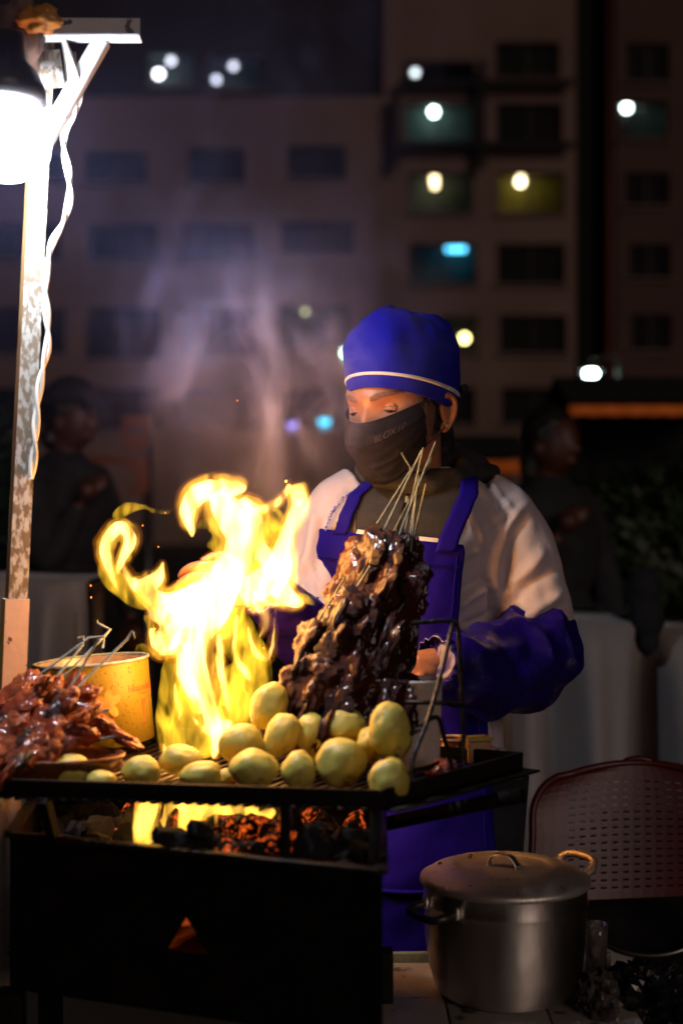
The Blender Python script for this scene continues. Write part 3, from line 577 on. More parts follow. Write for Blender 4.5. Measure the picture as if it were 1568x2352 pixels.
# sparks
for px, py, Y, r in ((364, 1337 - 20, 1.98, 1.6), (364, 1386, 1.99, 1.6), (209, 1345, 2.0, 2.2), (210, 1372, 2.0, 2.2), (545, 920, 2.02, 1.8), (328, 1207, 2.0, 1.8), (364, 1256, 2.03, 1.6), (245, 1245, 1.9, 1.2), (380, 1178, 2.0, 1.5), (696, 1345, 1.95, 1.6)):
    v, f = ico(1); o = own(mesh('spark', (v * r * M2(Y) * .8 * np.array([1, 1, 1.3]) + P(px, py, Y), f), glow('spark_glow', (1, .28, .04), 3.5))); tag(o, 'tiny orange spark flying in the dark air round the flame', 'spark', 'sparks round the flame')

# ------------------------------------------------------------------ smoke drifting off the fire (lit by the lamp)
def smoke_mat():
    m = bpy.data.materials.new('smoke'); m.use_nodes = True; t = m.node_tree; t.nodes.clear(); L = t.links
    def ma(op, a, b=None):
        n = nd(t, 'ShaderNodeMath', operation=op)
        for i, q in enumerate((a, b)):
            if q is None: continue
            if isinstance(q, (int, float)): n.inputs[i].default_value = q
            else: L.new(q, n.inputs[i])
        return n.outputs[0]
    tc_ = nd(t, 'ShaderNodeTexCoord'); sp = nd(t, 'ShaderNodeSeparateXYZ'); L.new(tc_.outputs['Object'], sp.inputs[0]); x, y, z = sp.outputs
    h = ma('SUBTRACT', z, 1.2)
    w = nd(t, 'ShaderNodeTexNoise'); w.inputs['Scale'].default_value = 2.2; w.inputs['Detail'].default_value = 1; L.new(tc_.outputs['Object'], w.inputs['Vector'])
    ax = ma('ADD', ma('MULTIPLY', h, .03), -.138); ax = ma('ADD', ax, ma('MULTIPLY', ma('SUBTRACT', w.outputs['Fac'], .5), .22))
    wid = ma('ADD', ma('MULTIPLY', h, .20), .07); dx = ma('DIVIDE', ma('SUBTRACT', x, ax), wid); dy = ma('DIVIDE', ma('SUBTRACT', y, 2.05), ma('ADD', ma('MULTIPLY', h, .1), .09))
    env = ma('POWER', 2.718, ma('MULTIPLY', ma('ADD', ma('MULTIPLY', dx, dx), ma('MULTIPLY', dy, dy)), -1))
    f1 = nd(t, 'ShaderNodeMapRange', interpolation_type='SMOOTHSTEP'); f1.inputs[1].default_value = 1.22; f1.inputs[2].default_value = 1.46; L.new(z, f1.inputs[0])
    f2 = nd(t, 'ShaderNodeMapRange', interpolation_type='SMOOTHSTEP'); f2.inputs[1].default_value = 1.74; f2.inputs[2].default_value = 1.44; f2.inputs[3].default_value = .03; L.new(z, f2.inputs[0])
    env = ma('MULTIPLY', ma('MULTIPLY', env, f1.outputs[0]), f2.outputs[0])
    mp = nd(t, 'ShaderNodeMapping'); mp.inputs['Scale'].default_value = (1, 1, .6); L.new(tc_.outputs['Object'], mp.inputs[0])
    n = nd(t, 'ShaderNodeTexNoise'); n.inputs['Scale'].default_value = 7; n.inputs['Detail'].default_value = 6; n.inputs['Roughness'].default_value = .6; n.inputs['Distortion'].default_value = 2.6; L.new(mp.outputs[0], n.inputs['Vector'])
    r = nd(t, 'ShaderNodeMapRange', interpolation_type='SMOOTHSTEP'); r.inputs[1].default_value = .50; r.inputs[2].default_value = .64; r.inputs[3].default_value = .08; L.new(n.outputs['Fac'], r.inputs[0])
    den = ma('MULTIPLY', ma('MULTIPLY', env, r.outputs[0]), 7.0)
    # thin haze added round the bulb to give its glow, fading outwards
    gx_, gy_, gz_ = ma('DIVIDE', ma('SUBTRACT', x, -.42), .36), ma('DIVIDE', ma('SUBTRACT', y, 1.95), .3), ma('DIVIDE', ma('SUBTRACT', z, 1.70), .3)
    ge = ma('POWER', 2.718, ma('MULTIPLY', ma('ADD', ma('ADD', ma('MULTIPLY', gx_, gx_), ma('MULTIPLY', gy_, gy_)), ma('MULTIPLY', gz_, gz_)), -1))
    den = ma('ADD', den, ma('MULTIPLY', ge, .024))
    s = nd(t, 'ShaderNodeVolumeScatter'); s.inputs['Color'].default_value = (.52, .5, .95, 1); s.inputs['Anisotropy'].default_value = .1; L.new(den, s.inputs['Density'])
    o = nd(t, 'ShaderNodeOutputMaterial'); L.new(s.outputs[0], o.inputs['Volume'])
    try: m.cycles.volume_step_rate = .16
    except Exception: pass
    MATS['smoke'] = m; return m
o = mesh('smoke', box((-.2, 1.95, 1.62), (1.15, .7, 1.02)), smoke_mat(), None, False); tag(o, 'purplish smoke drifting up from the flame past the lamp', 'smoke', kind='stuff')
# ------------------------------------------------------------------ potatoes
m_pot = mat('boiled_potato', (.58, .50, .10), (.52, .42, .07), scale=26, rough=.46, rough2=.62, bump=.0016, bscale=70, c3=(.12, .05, .012), s3=24, lo3=.57, hi3=.68, spec=.45, sss=.12)
pots = [
 (619, 1622, 1.93, 44, 56, 28, 'upper yellow potato resting against the foot of the cooked meat'),
 (555, 1710, 1.88, 50, 50, 0, 'round potato with a dented top, touching the white heart of the flame'),
 (647, 1690, 1.89, 40, 56, 28, 'long tilted potato lying between the dented one and the darker pitted one'),
 (711, 1682, 1.90, 38, 47, 4, 'potato with a greenish pit facing out, behind the front row'),
 (793, 1671, 1.90, 49, 46, -8, 'potato with an orange sunlit-looking skin under the meat, above the biggest potato'),
 (896, 1682, 1.80, 49, 66, -6, 'tall upright potato with a scarred top at the corner of the tray'),
 (583, 1768, 1.80, 55, 46, 0, 'cut-faced potato with a dark slit sitting against the tray lip'),
 (686, 1770, 1.80, 40, 47, 8, 'small greenish potato squeezed beside the biggest potato'),
 (781, 1752, 1.80, 59, 58, -10, 'biggest potato, shiny and round, in the middle of the front row'),
 (893, 1797, 1.735, 45, 56, 8, 'pale-sided potato hanging over the corner of the tray lip'),
 (160, 1775, 1.82, 53, 42, 4, 'yellow-green potato beneath the rim of the raw meat dish'),
 (232, 1793, 1.80, 36, 24, 0, 'low slice of potato peeping over the tray lip'),
 (325, 1773, 1.83, 46, 35, 0, 'plump yellow potato alone before the yellow tin'),
 (416, 1747, 1.87, 50, 37, 8, 'flat wide potato in front of the foot of the flame'),
 (462, 1780, 1.81, 48, 32, -4, 'potato with a bright glint, half sunk behind the lip below the flame'),
 (520, 1790, 1.84, 26, 24, 0, 'little potato end glowing just at the foot of the flame'),
 (740, 1724, 1.90, 34, 40, 0, 'shaded potato hidden in the middle of the heap'), (850, 1712, 1.86, 34, 40, 0, 'shaded potato wedged behind the tall upright one')]
for k, (px, py, Y, rx, rz, tl, lab) in enumerate(pots):
    v, f = ico(4); o_ = 3.3 * k
    v = np.array([p * (1 + .14 * nz3(p, 1.1, o_) + .05 * nz3(p, 2.6, o_ + 5) - .10 * math.exp(-((p - np.array([.5 * math.sin(k), -.62, .62])) @ (p - np.array([.5 * math.sin(k), -.62, .62]))) / .03) * (k % 2)) for p in v])
    c, s = math.cos(R(tl)), math.sin(R(tl)); Rt = np.array([[c, 0, s], [0, 1, 0], [-s, 0, c]])
    v = (v * np.array([rx, (rx + rz) / 2 * .95, rz]) * M2(Y)) @ Rt.T
    cpos = P(px, py, Y); o = mesh('potato', (v + cpos, f), m_pot); own(o); tag(o, lab, 'potato', 'boiled potatoes on the tray')
# ------------------------------------------------------------------ meat on skewers
def meatmat(n, a, b, c): return mat(n, a, b, scale=70, rough=.36, rough2=.55, bump=.004, bscale=190, spec=.45, coat=.5, c3=c, s3=45, lo3=.55, hi3=.66)
m_m1 = meatmat('grilled_meat_dark', (.045, .006, .004), (.085, .011, .006), (.02, .005, .004))
m_m2 = meatmat('grilled_meat_brown', (.08, .009, .005), (.14, .016, .007), (.05, .009, .006))
m_m3 = meatmat('grilled_fat', (.22, .05, .010), (.16, .03, .008), (.16, .035, .012))
m_r1 = meatmat('marinated_meat', (.55, .075, .010), (.42, .045, .008), (.2, .02, .01))
m_r2 = meatmat('marinated_meat_pale', (.6, .13, .03), (.5, .085, .02), (.3, .04, .015))
m_r3 = meatmat('marinated_meat_dark', (.11, .04, .03), (.07, .03, .025), (.2, .09, .06))
m_stick = mat('skewer_steel', (.22, .27, .25), (.14, .17, .16), scale=50, rough=.5, metal=0, bump=.0004, bscale=300)
pieces = {}
def piece_mesh(kind, i, m):
    if (kind, i, m.name) not in pieces:
        v, f = ico(4); sd = 11 * i + len(kind)
        v = np.array([p * (1 + .42 * fbm(p, 1.1, sd) + .17 * fbm(p, 3.6, sd + 3)) for p in v])
        me = bpy.data.meshes.new('meat_piece'); me.from_pydata([tuple(p) for p in v], [], f); me.polygons.foreach_set('use_smooth', [True] * len(me.polygons)); me.materials.append(m); pieces[(kind, i, m.name)] = me
    return pieces[(kind, i, m.name)]
def skewer(line, m0, m1, n, size, mats, label, group, name='meat_skewer', flat=.55, r=.0019, seed=0):
    """line: points from foot to tip; meat threaded on the fraction m0..m1"""
    q = random.Random(seed); line = np.asarray(line, float); t = thing(name, label, 'skewer', line[0], group)
    mesh('stick', tube(line if len(line) < 4 else line, r, 7), m_stick, t)
    d = resample(line, 60)
    for k in range(n):
        s = m0 + (m1 - m0) * (k + .5) / n; i = min(58, int(s * 59)); p = d[i]; tan = d[i + 1] - d[i]; tan /= np.linalg.norm(tan)
        mm = mats[q.choices(range(len(mats)), [4, 3, 1][:len(mats)])[0]]
        o = bpy.data.objects.new('meat_piece', piece_mesh('m', q.randrange(7), mm)); COL.objects.link(o); o.parent = t
        o.location = p - line[0] + np.array([q.uniform(-1, 1), q.uniform(-1, 1), q.uniform(-1, 1)]) * size * .22
        step = np.linalg.norm(d[-1] - d[0]) * (m1 - m0) / n
        o.scale = (size * q.uniform(.75, 1.2), size * q.uniform(.42, .7), max(step * .9, size * flat) * q.uniform(1.0, 1.7))
        o.rotation_mode = 'QUATERNION'; o.rotation_quaternion = Vector(tan).to_track_quat('Z', 'Y') @ Matrix.Rotation(q.uniform(-.9, .9), 3, 'Z').to_quaternion() @ Matrix.Rotation(q.uniform(-.5, .5), 3, 'Y').to_quaternion()
    return t
cooked = [ # foot, top of meat, tip (x, y, Y)
 ((655, 1690, 1.95), (858, 1238, 2.02), [(944, 1078, 2.04), (922, 1040, 2.03)]), ((690, 1705, 1.95), (884, 1242, 2.0), [(968, 1035, 2.03)]), ((735, 1700, 1.98), (905, 1246, 2.03), [(986, 1062, 2.05), (990, 1050, 2.05)]),
 ((775, 1705, 1.93), (922, 1250, 1.99), [(1000, 1015, 2.02)]), ((815, 1700, 1.96), (938, 1246, 2.0), [(972, 1028, 2.02)]), ((860, 1700, 1.98), (950, 1262, 2.02), [(962, 1090, 2.04)]),
 ((905, 1690, 1.95), (954, 1290, 1.98), [(958, 1118, 2.0)]), ((935, 1540, 2.0), (958, 1262, 2.02), [(978, 1112, 2.03)]),
 ((645, 1680, 1.93), (730, 1450, 1.97), [(790, 1330, 1.99)]), ((690, 1712, 1.91), (822, 1368, 1.96), [(850, 1300, 1.97)]), ((745, 1712, 1.90), (862, 1412, 1.95), [(888, 1345, 1.96)]),
 ((805, 1712, 1.91), (912, 1428, 1.95), [(930, 1380, 1.96)]), ((856, 1712, 1.90), (936, 1500, 1.94), [(948, 1462, 1.95)]), ((912, 1700, 1.91), (940, 1560, 1.93), [(950, 1530, 1.94)]), ((720, 1640, 1.97), (800, 1330, 2.01), [(830, 1260, 2.02)])]
cl = ['grilled meat skewer whose bare steel tip is bent over, topmost of the tall stack', 'grilled meat skewer whose straight tip reaches up before the black hood of the vendor', 'grilled meat skewer with its tip leaning furthest away from the flame', 'grilled meat skewer with the longest bare tip, reaching highest before the mask',
 'grilled meat skewer with the upright tip close behind the longest one', 'grilled meat skewer with a short upright tip below the crossing tips', 'charred meat skewer standing at the dark side of the stack, nearest the wire rack', 'short charred skewer hanging clear over the cup at the dark side of the stack',
 'browned meat skewer at the foot of the stack, nearest the flame', 'browned meat skewer in the front layer, behind the upper yellow potato', 'browned meat skewer in the front layer, above the small pitted potato', 'browned meat skewer in the front layer, above the biggest potato',
 'browned meat skewer in the front layer, leaning on the shaded wedged potato', 'shortest browned skewer, low at the corner behind the tall upright potato', 'fatty orange-lit skewer on the sloping side of the stack that faces the flame']
for k, (a, b, e) in enumerate(cooked):
    a, b = (a[0] - 8, a[1], a[2]), (b[0] - 14, b[1], b[2]); line = [P(*a), P(*b)] + [P(*q) for q in e]; L1 = np.linalg.norm(line[1] - line[0]); LT_ = sum(np.linalg.norm(line[i + 1] - line[i]) for i in range(len(line) - 1))
    ms = [m_m2, m_m1, m_m3] if k in (0, 8, 14, 9) else [m_m1, m_m2, m_m2]
    skewer(line, .02, L1 / LT_, max(4, int(L1 / .024)), .0225, ms, cl[k], 'grilled skewers stacked beside the flame', seed=k, r=.0016)
raw = [ # tip run, meat start, meat end
 ([(222, 1425, 1.98), (224, 1432, 1.98), (254, 1446, 1.98), (240, 1462, 1.97)], (140, 1560, 1.92), (10, 1700, 1.86)), ([(236, 1488, 1.96), (240, 1462, 1.96), (205, 1465, 1.96)], (75, 1562, 1.93), (-40, 1650, 1.9)),
 ([(180, 1466, 1.95), (192, 1462, 1.95), (190, 1482, 1.95)], (120, 1568, 1.9), (-10, 1690, 1.84)), ([(306, 1452, 1.95), (310, 1468, 1.95), (304, 1450, 1.95), (292, 1468, 1.95)], (165, 1592, 1.88), (50, 1760, 1.80)),
 ([(228, 1466, 1.94)], (150, 1600, 1.88), (20, 1745, 1.82)), ([(225, 1600, 1.9)], (205, 1590, 1.91), (90, 1770, 1.80)), ([(250, 1630, 1.9)], (215, 1640, 1.88), (95, 1755, 1.83)),
 ([(318, 1712, 1.9)], (300, 1700, 1.9), (120, 1600, 1.9)), ([(262, 1692, 1.87)], (215, 1700, 1.86), (60, 1660, 1.86)), ([(90, 1580, 1.92)], (70, 1600, 1.91), (-50, 1720, 1.86)),
 ([(60, 1640, 1.85)], (55, 1650, 1.85), (-40, 1790, 1.78)), ([(110, 1690, 1.83)], (100, 1700, 1.82), (0, 1800, 1.76)), ([(200, 1560, 1.94)], (180, 1570, 1.93), (120, 1690, 1.9))]
rl = ['raw marinated skewer with a hooked steel end standing highest above the yellow tin', 'raw marinated skewer with a cross-bent steel end, behind the hooked one', 'raw marinated skewer with a small dark loop at its end', 'raw marinated skewer with a wavy end lying across the mouth of the yellow tin',
 'raw marinated skewer with a straight end in the middle of the heap', 'raw marinated skewer pressed against the wall of the yellow tin', 'raw marinated skewer lying over the rim of the oval dish', 'raw marinated skewer whose last piece reaches out under the red lettering of the tin', 'raw marinated skewer low in the heap, pointing at the flower print',
 'raw marinated skewer at the back of the heap beside the lamp post', 'raw marinated skewer hanging over the dish towards the tray lip', 'lowest raw marinated skewer, dangling over the end of the tray lip', 'raw marinated skewer lying steep across the top of the heap']
for k, (tip, a, b) in enumerate(raw):
    line = [P(*b), P(*a)] + [P(*q) for q in tip[::-1]]; L1 = np.linalg.norm(line[1] - line[0]); LT_ = sum(np.linalg.norm(line[i + 1] - line[i]) for i in range(len(line) - 1))
    skewer(line, .01, L1 / LT_, max(4, int(L1 / .018)), .0185, [m_r1, m_r2, m_r3], rl[k], 'raw skewers heaped in the dish', seed=50 + k, r=.0018)
for px, py, Y, lab in ((1022, 1762, 1.86, 'small browned scrap of meat lying inside the wire rack'), (1005, 1775, 1.83, 'small reddish scrap of meat beside the foot of the wire rack'), (252, 1752, 1.88, 'orange scrap of raw meat fallen behind the low potato slice')):
    o = bpy.data.objects.new('meat_scrap', piece_mesh('m', 3, m_r1)); COL.objects.link(o); o.location = P(px, py, Y); o.scale = (.016, .014, .012); tag(o, lab, 'meat')
# dish under the raw meat
m_dish = mat('browned_enamel', (.13, .045, .015), (.2, .07, .02), scale=30, rough=.3, metal=.3, bump=.0006, bscale=80)
c = P(95, 1735, 1.86); prof = [(.06, 0), (.1, .004), (.118, .03), (.122, .036), (.118, .037), (.112, .03), (.095, .01), (.0, .006)]
v, f = lathe(prof, (0, 0, 0), 56); v = v * np.array([.92, .6, 1]); a = R(-8); v = v @ np.array([[math.cos(a), -math.sin(a), 0], [math.sin(a), math.cos(a), 0], [0, 0, 1]]).T
o = mesh('oval_dish', (v + np.array([c[0], c[1], .919]), f), m_dish); tag(own(o), 'brown oval metal dish holding the raw skewers', 'dish')
# ------------------------------------------------------------------ yellow tin
m_tin = mat('yellow_tin_paint', (.25, .19, .022), (.20, .145, .016), scale=9, rough=.38, spec=.5, bump=.0004, bscale=200, c3=(.10, .045, .015), s3=230, lo3=.60, hi3=.66)
m_tinin = mat('tin_inside', (.62, .5, .42), (.5, .36, .27), scale=14, rough=.35, metal=.7)
m_print = mat('red_print', (.45, .07, .02), (.38, .06, .015), rough=.5); m_print2 = mat('ochre_print', (.46, .22, .03), (.4, .16, .025), scale=90, rough=.5)
tin = thing('tin_pot', 'speckled yellow tin with a flower print and red lettering beside the flame', 'tin', (-.363, 2.12, .9175))
RT, HT = .0845, .124; tilt = np.array(Matrix.Rotation(R(-4.5), 3, 'Y'))
def tinp(v): v = np.asarray(v, float); return v @ tilt.T + np.array([-.363, 2.12, .925])
def cylp(ph, z, r=RT): return np.array([math.sin(ph) * r, -math.cos(ph) * r, z])
mesh('body', (lambda q: (tinp(q[0]), q[1]))(lathe([(RT - .01, 0), (RT, .004), (RT, HT)], seg=72)), m_tin, tin)
mesh('inside', (lambda q: (tinp(q[0]), q[1]))(lathe([(RT - .002, HT), (RT - .003, .006), (0, .004)], seg=72)), m_tinin, tin)
a = np.linspace(0, 2 * math.pi, 73)[:-1]
mesh('rim', tube(tinp([cylp(q, HT) for q in a]), .0025, 8, True), m_stick, tin)
mesh('knob', tube(tinp([cylp(R(-75), HT - .012, RT), cylp(R(-75), HT - .012, RT + .03)]), .0075, 10), m_blk, tin)
def wrap(vf, ph, z, off=.0006, slant=0):
    v, f = vf; return tinp([cylp(ph + p[0] / RT, z + p[2] + p[0] * slant, RT + off) for p in v]), f
mesh('lettering', wrap(text_vf('Housekeep', .0155), R(70), .083, slant=.0), m_print, tin, False)
mesh('lettering_underline', wrap(grid([[(x, 0, -.0008), (x, 0, .0008)] for x in np.linspace(-.012, .016, 8)]), R(70), .074), m_print, tin, False)
def blob(cx, cz, rx, rz, an, n=18):
    c_, s_ = math.cos(an), math.sin(an); V = [(cx, 0, cz)]
    for k in range(n):
        q = 2 * math.pi * k / n; x, z = rx * math.cos(q), rz * math.sin(q); V.append((cx + x * c_ - z * s_, 0, cz + x * s_ + z * c_))
    return np.array(V), [(0, 1 + k, 1 + (k + 1) % n) for k in range(n)]
fl_ = cat(*[blob(.011 * math.cos(q), .011 * math.sin(q), .0105, .0062, q) for q in (.5, 1.5, 2.6, 3.6, 5.3)])
mesh('flower_print', wrap(fl_, R(24), .066, .0004), m_print2, tin, False)
mesh('flower_print', wrap(cat(blob(0, 0, .004, .009, .2), blob(.004, .003, .003, .006, -.6), blob(0, -.016, .0007, .011, 0)), R(66), .058, .0004), m_print, tin, False)
mesh('flower_stem', wrap(grid([[(.006 - .006 * (q ** 2), 0, -.012 - .022 * q), (.0072 - .006 * (q ** 2), 0, -.012 - .022 * q)] for q in np.linspace(0, 1, 8)]), R(24), .066, .0004), m_print, tin, False)
# ------------------------------------------------------------------ wire rack on the tray, cup, tubs
m_rod = mat('black_wire', (.02, .018, .017), (.05, .045, .042), scale=90, rough=.38, metal=.8, bump=.0008, bscale=260)
rack = thing('wire_rack', 'bent black wire rack standing at the corner of the tray', 'rack', P(1000, 1780, 1.82))
def rod(pts, r=.0031):
    a = smoothline([P(*q) for q in pts], 60) if len(pts) > 2 else resample([P(*q) for q in pts], 30)
    return tube(a, r * (1 + .12 * np.sin(np.arange(len(a)) * 2.1)), 8)
for q in ([(944, 1431, 1.86), (1030, 1426, 1.85), (1050, 1440, 1.85), (1056, 1520, 1.85), (1062, 1640, 1.85), (1066, 1778, 1.85)], [(1040, 1428, 1.85), (1022, 1510, 1.83), (1000, 1595, 1.81), (978, 1665, 1.79), (952, 1730, 1.77), (945, 1768, 1.76), (948, 1806, 1.755)],
          [(928, 1613, 1.83), (1000, 1614, 1.82), (1066, 1620, 1.85)], [(966, 1668, 1.79), (985, 1652, 1.8), (1006, 1650, 1.81), (1018, 1690, 1.82), (1040, 1770, 1.83), (1044, 1786, 1.83)], [(930, 1690, 1.79), (966, 1674, 1.79)], [(948, 1770, 1.765), (985, 1762, 1.79), (1004, 1752, 1.82)]):
    mesh('rod', rod(q), m_rod, rack)
m_cup = mat('white_plastic', (.8, .7, .64), (.74, .64, .58), scale=6, rough=.42)
c = P(958, 1770, 1.95); o = mesh('tall_cup', lathe([(0, .001), (.028, 0), (.0305, .004), (.034, .118), (.0365, .12), (.0365, .124), (.033, .124), (.029, .008), (0, .006)], (c[0], c[1], .918), 44), m_cup); tag(own(o), 'tall white plastic cup behind the wire rack, under the hand', 'cup')
m_amber = mat('amber_plastic', (.2, .045, .012), (.26, .07, .015), scale=12, rough=.25, spec=.6)
c = P(1040, 1745, 2.02); t = thing('sauce_tub', 'red-brown sauce tub with a pale rim behind the right wire of the rack', 'tub', (c[0], c[1], .918))
mesh('tub_body', lathe([(0, .001), (.018, 0), (.021, .03), (.019, .03), (.017, .004), (0, .003)], (c[0], c[1], .918), 32), m_amber, t); mesh('tub_rim', tube([(c[0] + .0215 * math.cos(q), c[1] + .0215 * math.sin(q), .949) for q in a], .0018, 8, True), m_cup, t)
c = P(1093, 1742, 2.0); t = thing('sauce_tub', 'square tan tub with a yellow-green rim at the back corner of the tray', 'tub', (c[0], c[1], .918))
mesh('tub_body', box((c[0], c[1], .934), (.036, .034, .031), .3, .004), mat('tan_carton', (.42, .25, .12), (.3, .14, .06), scale=30, rough=.6), t); mesh('tub_lid', box((c[0], c[1], .952), (.039, .037, .004), .3, .0015), mat('olive_plastic', (.4, .36, .1), rough=.4), t)
c = P(1140, 1738, 1.99); v, f = ico(3); v = np.array([p * (1 + .5 * fbm(p, 1.6, 3)) for p in v]) * np.array([.018, .014, .012]) + c; o = mesh('crumpled_napkin', (v, f), mat('grey_paper', (.4, .36, .36), rough=.8), None, False); tag(own(o), 'crumpled grey napkin at the back corner of the tray', 'napkin')
# ------------------------------------------------------------------ lamp post of square tube, with bulb, brace and cable
YP = 1.98
m_chip = mat('chipped_white_paint', (.44, .42, .38), (.33, .30, .25), scale=12, rough=.5, c3=(.16, .115, .07), s3=150, lo3=.42, hi3=.56, stretch=(1, 1, .5), bump=.0012, bscale=110)
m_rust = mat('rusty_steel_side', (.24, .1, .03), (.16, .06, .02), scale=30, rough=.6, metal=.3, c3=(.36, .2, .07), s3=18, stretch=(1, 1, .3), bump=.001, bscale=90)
m_lowp = mat('pink_light_on_paint', (.6, .42, .32), (.54, .36, .27), scale=10, rough=.55, c3=(.12, .06, .04), s3=60, lo3=.63, hi3=.68, bump=.0008, bscale=60)  # pink light put into the base colour of the lower tube
post = thing('lamp_post', 'chipped white square steel post leaning over the grill with a top bar and brace', 'post', P(20, 2352, YP) * (1, 1, 0) + np.array([0, 0, 0]))
def sqbar(a, b, w, mm, name, parent, ms=None, ang=R(-24), jag=0):
    """square tube between a and b, one face turned to the camera, the other to the fire"""
    a, b = np.asarray(a), np.asarray(b); n = 40; rows = []
    e1 = np.array([math.cos(ang), math.sin(ang), 0]); e2 = np.array([-math.sin(ang), math.cos(ang), 0])
    for i in range(n + 1):
        p = a + (b - a) * i / n; rows.append([p + w / 2 * (x * e1 + y * e2) + np.array([nz3(p, 60, 1), nz3(p, 60, 5), 0]) * jag for x, y in ((-1, -1), (-.9, -1), (.9, -1), (1, -1), (1, -.9), (1, .9), (1, 1), (.9, 1), (-.9, 1), (-1, 1), (-1, .9), (-1, -.9))])
    o = mesh(name, loft(rows), mm, parent, False)
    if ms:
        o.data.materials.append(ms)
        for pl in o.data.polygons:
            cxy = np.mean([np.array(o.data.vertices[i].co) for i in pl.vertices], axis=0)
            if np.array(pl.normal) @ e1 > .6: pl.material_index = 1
    return o
pa, pb, pm = P(104, 30, YP), P(-14, 2420, YP), P(38, 1372, YP)
def onpost(py): s = (py - 30) / (2420 - 30); return pa + (pb - pa) * s
A_ = R(24)
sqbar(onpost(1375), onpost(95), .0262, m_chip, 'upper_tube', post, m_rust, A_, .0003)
lo = onpost(1375) + np.array([-.001, 0, 0]); lo2 = onpost(1640); ft = lo2 * (1, 1, 0); ft[0] = onpost(1900)[0] - .03
sqbar(onpost(2352) * (1, 1, 0) + np.array([-.02, 0, 0]), lo, .033, m_lowp, 'lower_tube', post, mat('ochre_firelight_side', (.55, .3, .06), (.45, .22, .05), scale=16, rough=.5, bump=.0008, bscale=60), A_, .0004)  # ochre firelight put into the colour of the face towards the fire
m_bar = mat('white_bar_paint', (.62, .62, .62), (.54, .54, .54), scale=14, rough=.5, c3=(.1, .07, .06), s3=60, lo3=.63, hi3=.67, bump=.0008, bscale=60)
mesh('top_bar', cat(bar(P(-60, 62, YP - .02), P(322, 64, YP - .02), .004, .026, bev=.001), bar(P(-60, 87, YP - .035), P(324, 88, YP - .035), .03, .004, bev=.001)), m_bar, post)
mesh('brace', bar(P(100, 330, YP - .022), P(236, 92, YP - .022), .022, .022, up=(0, 1, 0), bev=.002), m_bar, post)
mesh('gusset', bar(P(96, 120, YP - .03), P(108, 205, YP - .03), .05, .004, up=(0, 1, 0)), m_chip, post)
# bulb in its socket
bulb = thing('light_bulb', 'big glaring white bulb hanging from the top of the chipped post', 'bulb', P(16, 240, YP - .14))
YL = YP - .14; bc = P(10, 330, YL); k = M2(YL)
m_bulb = bpy.data.materials.new('lit_frosted_glass'); m_bulb.use_nodes = True; t_ = m_bulb.node_tree; t_.nodes.clear()
e_ = nd(t_, 'ShaderNodeEmission'); e_.inputs[0].default_value = (.82, .9, 1, 1); e_.inputs[1].default_value = 9; tr_ = nd(t_, 'ShaderNodeBsdfTransparent'); ad_ = nd(t_, 'ShaderNodeAddShader'); oo_ = nd(t_, 'ShaderNodeOutputMaterial')
t_.links.new(e_.outputs[0], ad_.inputs[0]); t_.links.new(tr_.outputs[0], ad_.inputs[1]); t_.links.new(ad_.outputs[0], oo_.inputs[0])
mesh('bulb_glass', lathe([(62 * k, 92 * k), (88 * k, 80 * k), (104 * k, 50 * k), (108 * k, 10 * k), (103 * k, -30 * k), (84 * k, -62 * k), (48 * k, -80 * k), (.0005, -85 * k)], bc, 48), m_bulb, bulb)
m_sock = mat('black_bakelite', (.03, .028, .03), (.05, .045, .045), scale=20, rough=.4)
mesh('socket', lathe([(64 * k, 90 * k), (96 * k, 96 * k), (94 * k, 130 * k), (74 * k, 168 * k), (52 * k, 190 * k), (46 * k, 250 * k), (0.0005, 252 * k)], bc, 40), m_sock, bulb)
ld = bpy.data.lights.new('bulb_light', 'POINT'); ld.energy = 21; ld.color = (.74, .82, 1); ld.shadow_soft_size = .05
lo_ = bpy.data.objects.new('bulb_light', ld); COL.objects.link(lo_); lo_.parent = bulb; lo_.location = bc - ORG[bulb.name]
# tape and sheet wrapped round the joint
m_wrap = mat('brown_wrap', (.2, .11, .07), (.12, .08, .07), scale=10, rough=.6, bump=.003, bscale=30)
m_ora = mat('orange_tape', (.55, .2, .02), (.45, .24, .02), scale=14, rough=.35, bump=.002, bscale=30)
v, f = ico(4); v = np.array([p * (1 + .3 * fbm(p, 1.5, 2)) for p in v]); o = mesh('wrapped_sheet', (v * np.array([58, 40, 92]) * M2(YP) + P(42, 88, YP - .05), f), m_wrap); tag(own(o), 'brown sheet bundled round the joint above the bulb', 'wrapping')
v, f = ico(4); v = np.array([p * (1 + .35 * fbm(p, 2, 6)) for p in v]); o = mesh('tape_wad', (v * np.array([46, 30, 30]) * M2(YP) + P(92, 44, YP - .085), f), m_ora); tag(own(o), 'crumpled orange tape on top of the brown sheet', 'tape')
# cables
m_cab = mat('white_cable', (.62, .58, .5), (.5, .46, .38), scale=30, rough=.45)
cable = thing('twisted_cable', 'white twisted two-core cable winding down beside the post', 'cable', onpost(1050))
path = smoothline([P(x, y, YP - .01) for x, y in ((160, 130), (178, 180), (182, 215), (172, 262), (150, 300), (148, 345), (158, 400), (160, 455), (148, 505), (122, 555), (110, 600), (104, 660), (108, 720), (110, 790), (98, 850), (90, 900), (84, 960), (80, 1030), (72, 1100))], 420)
dl = np.r_[0, np.cumsum(np.linalg.norm(np.diff(path, axis=0), axis=1))]
for ph in (0, math.pi):
    an = dl / .052 * 2 * math.pi * .5 + ph; off = np.stack([np.cos(an), np.sin(an), 0 * an], 1) * .0031
    mesh('strand', tube(path + off, .0029, 8), m_cab, cable)
coil = thing('cable_coil', 'slack coil of pale cable hanging under the top bar', 'cable', P(158, 150, YP - .015))
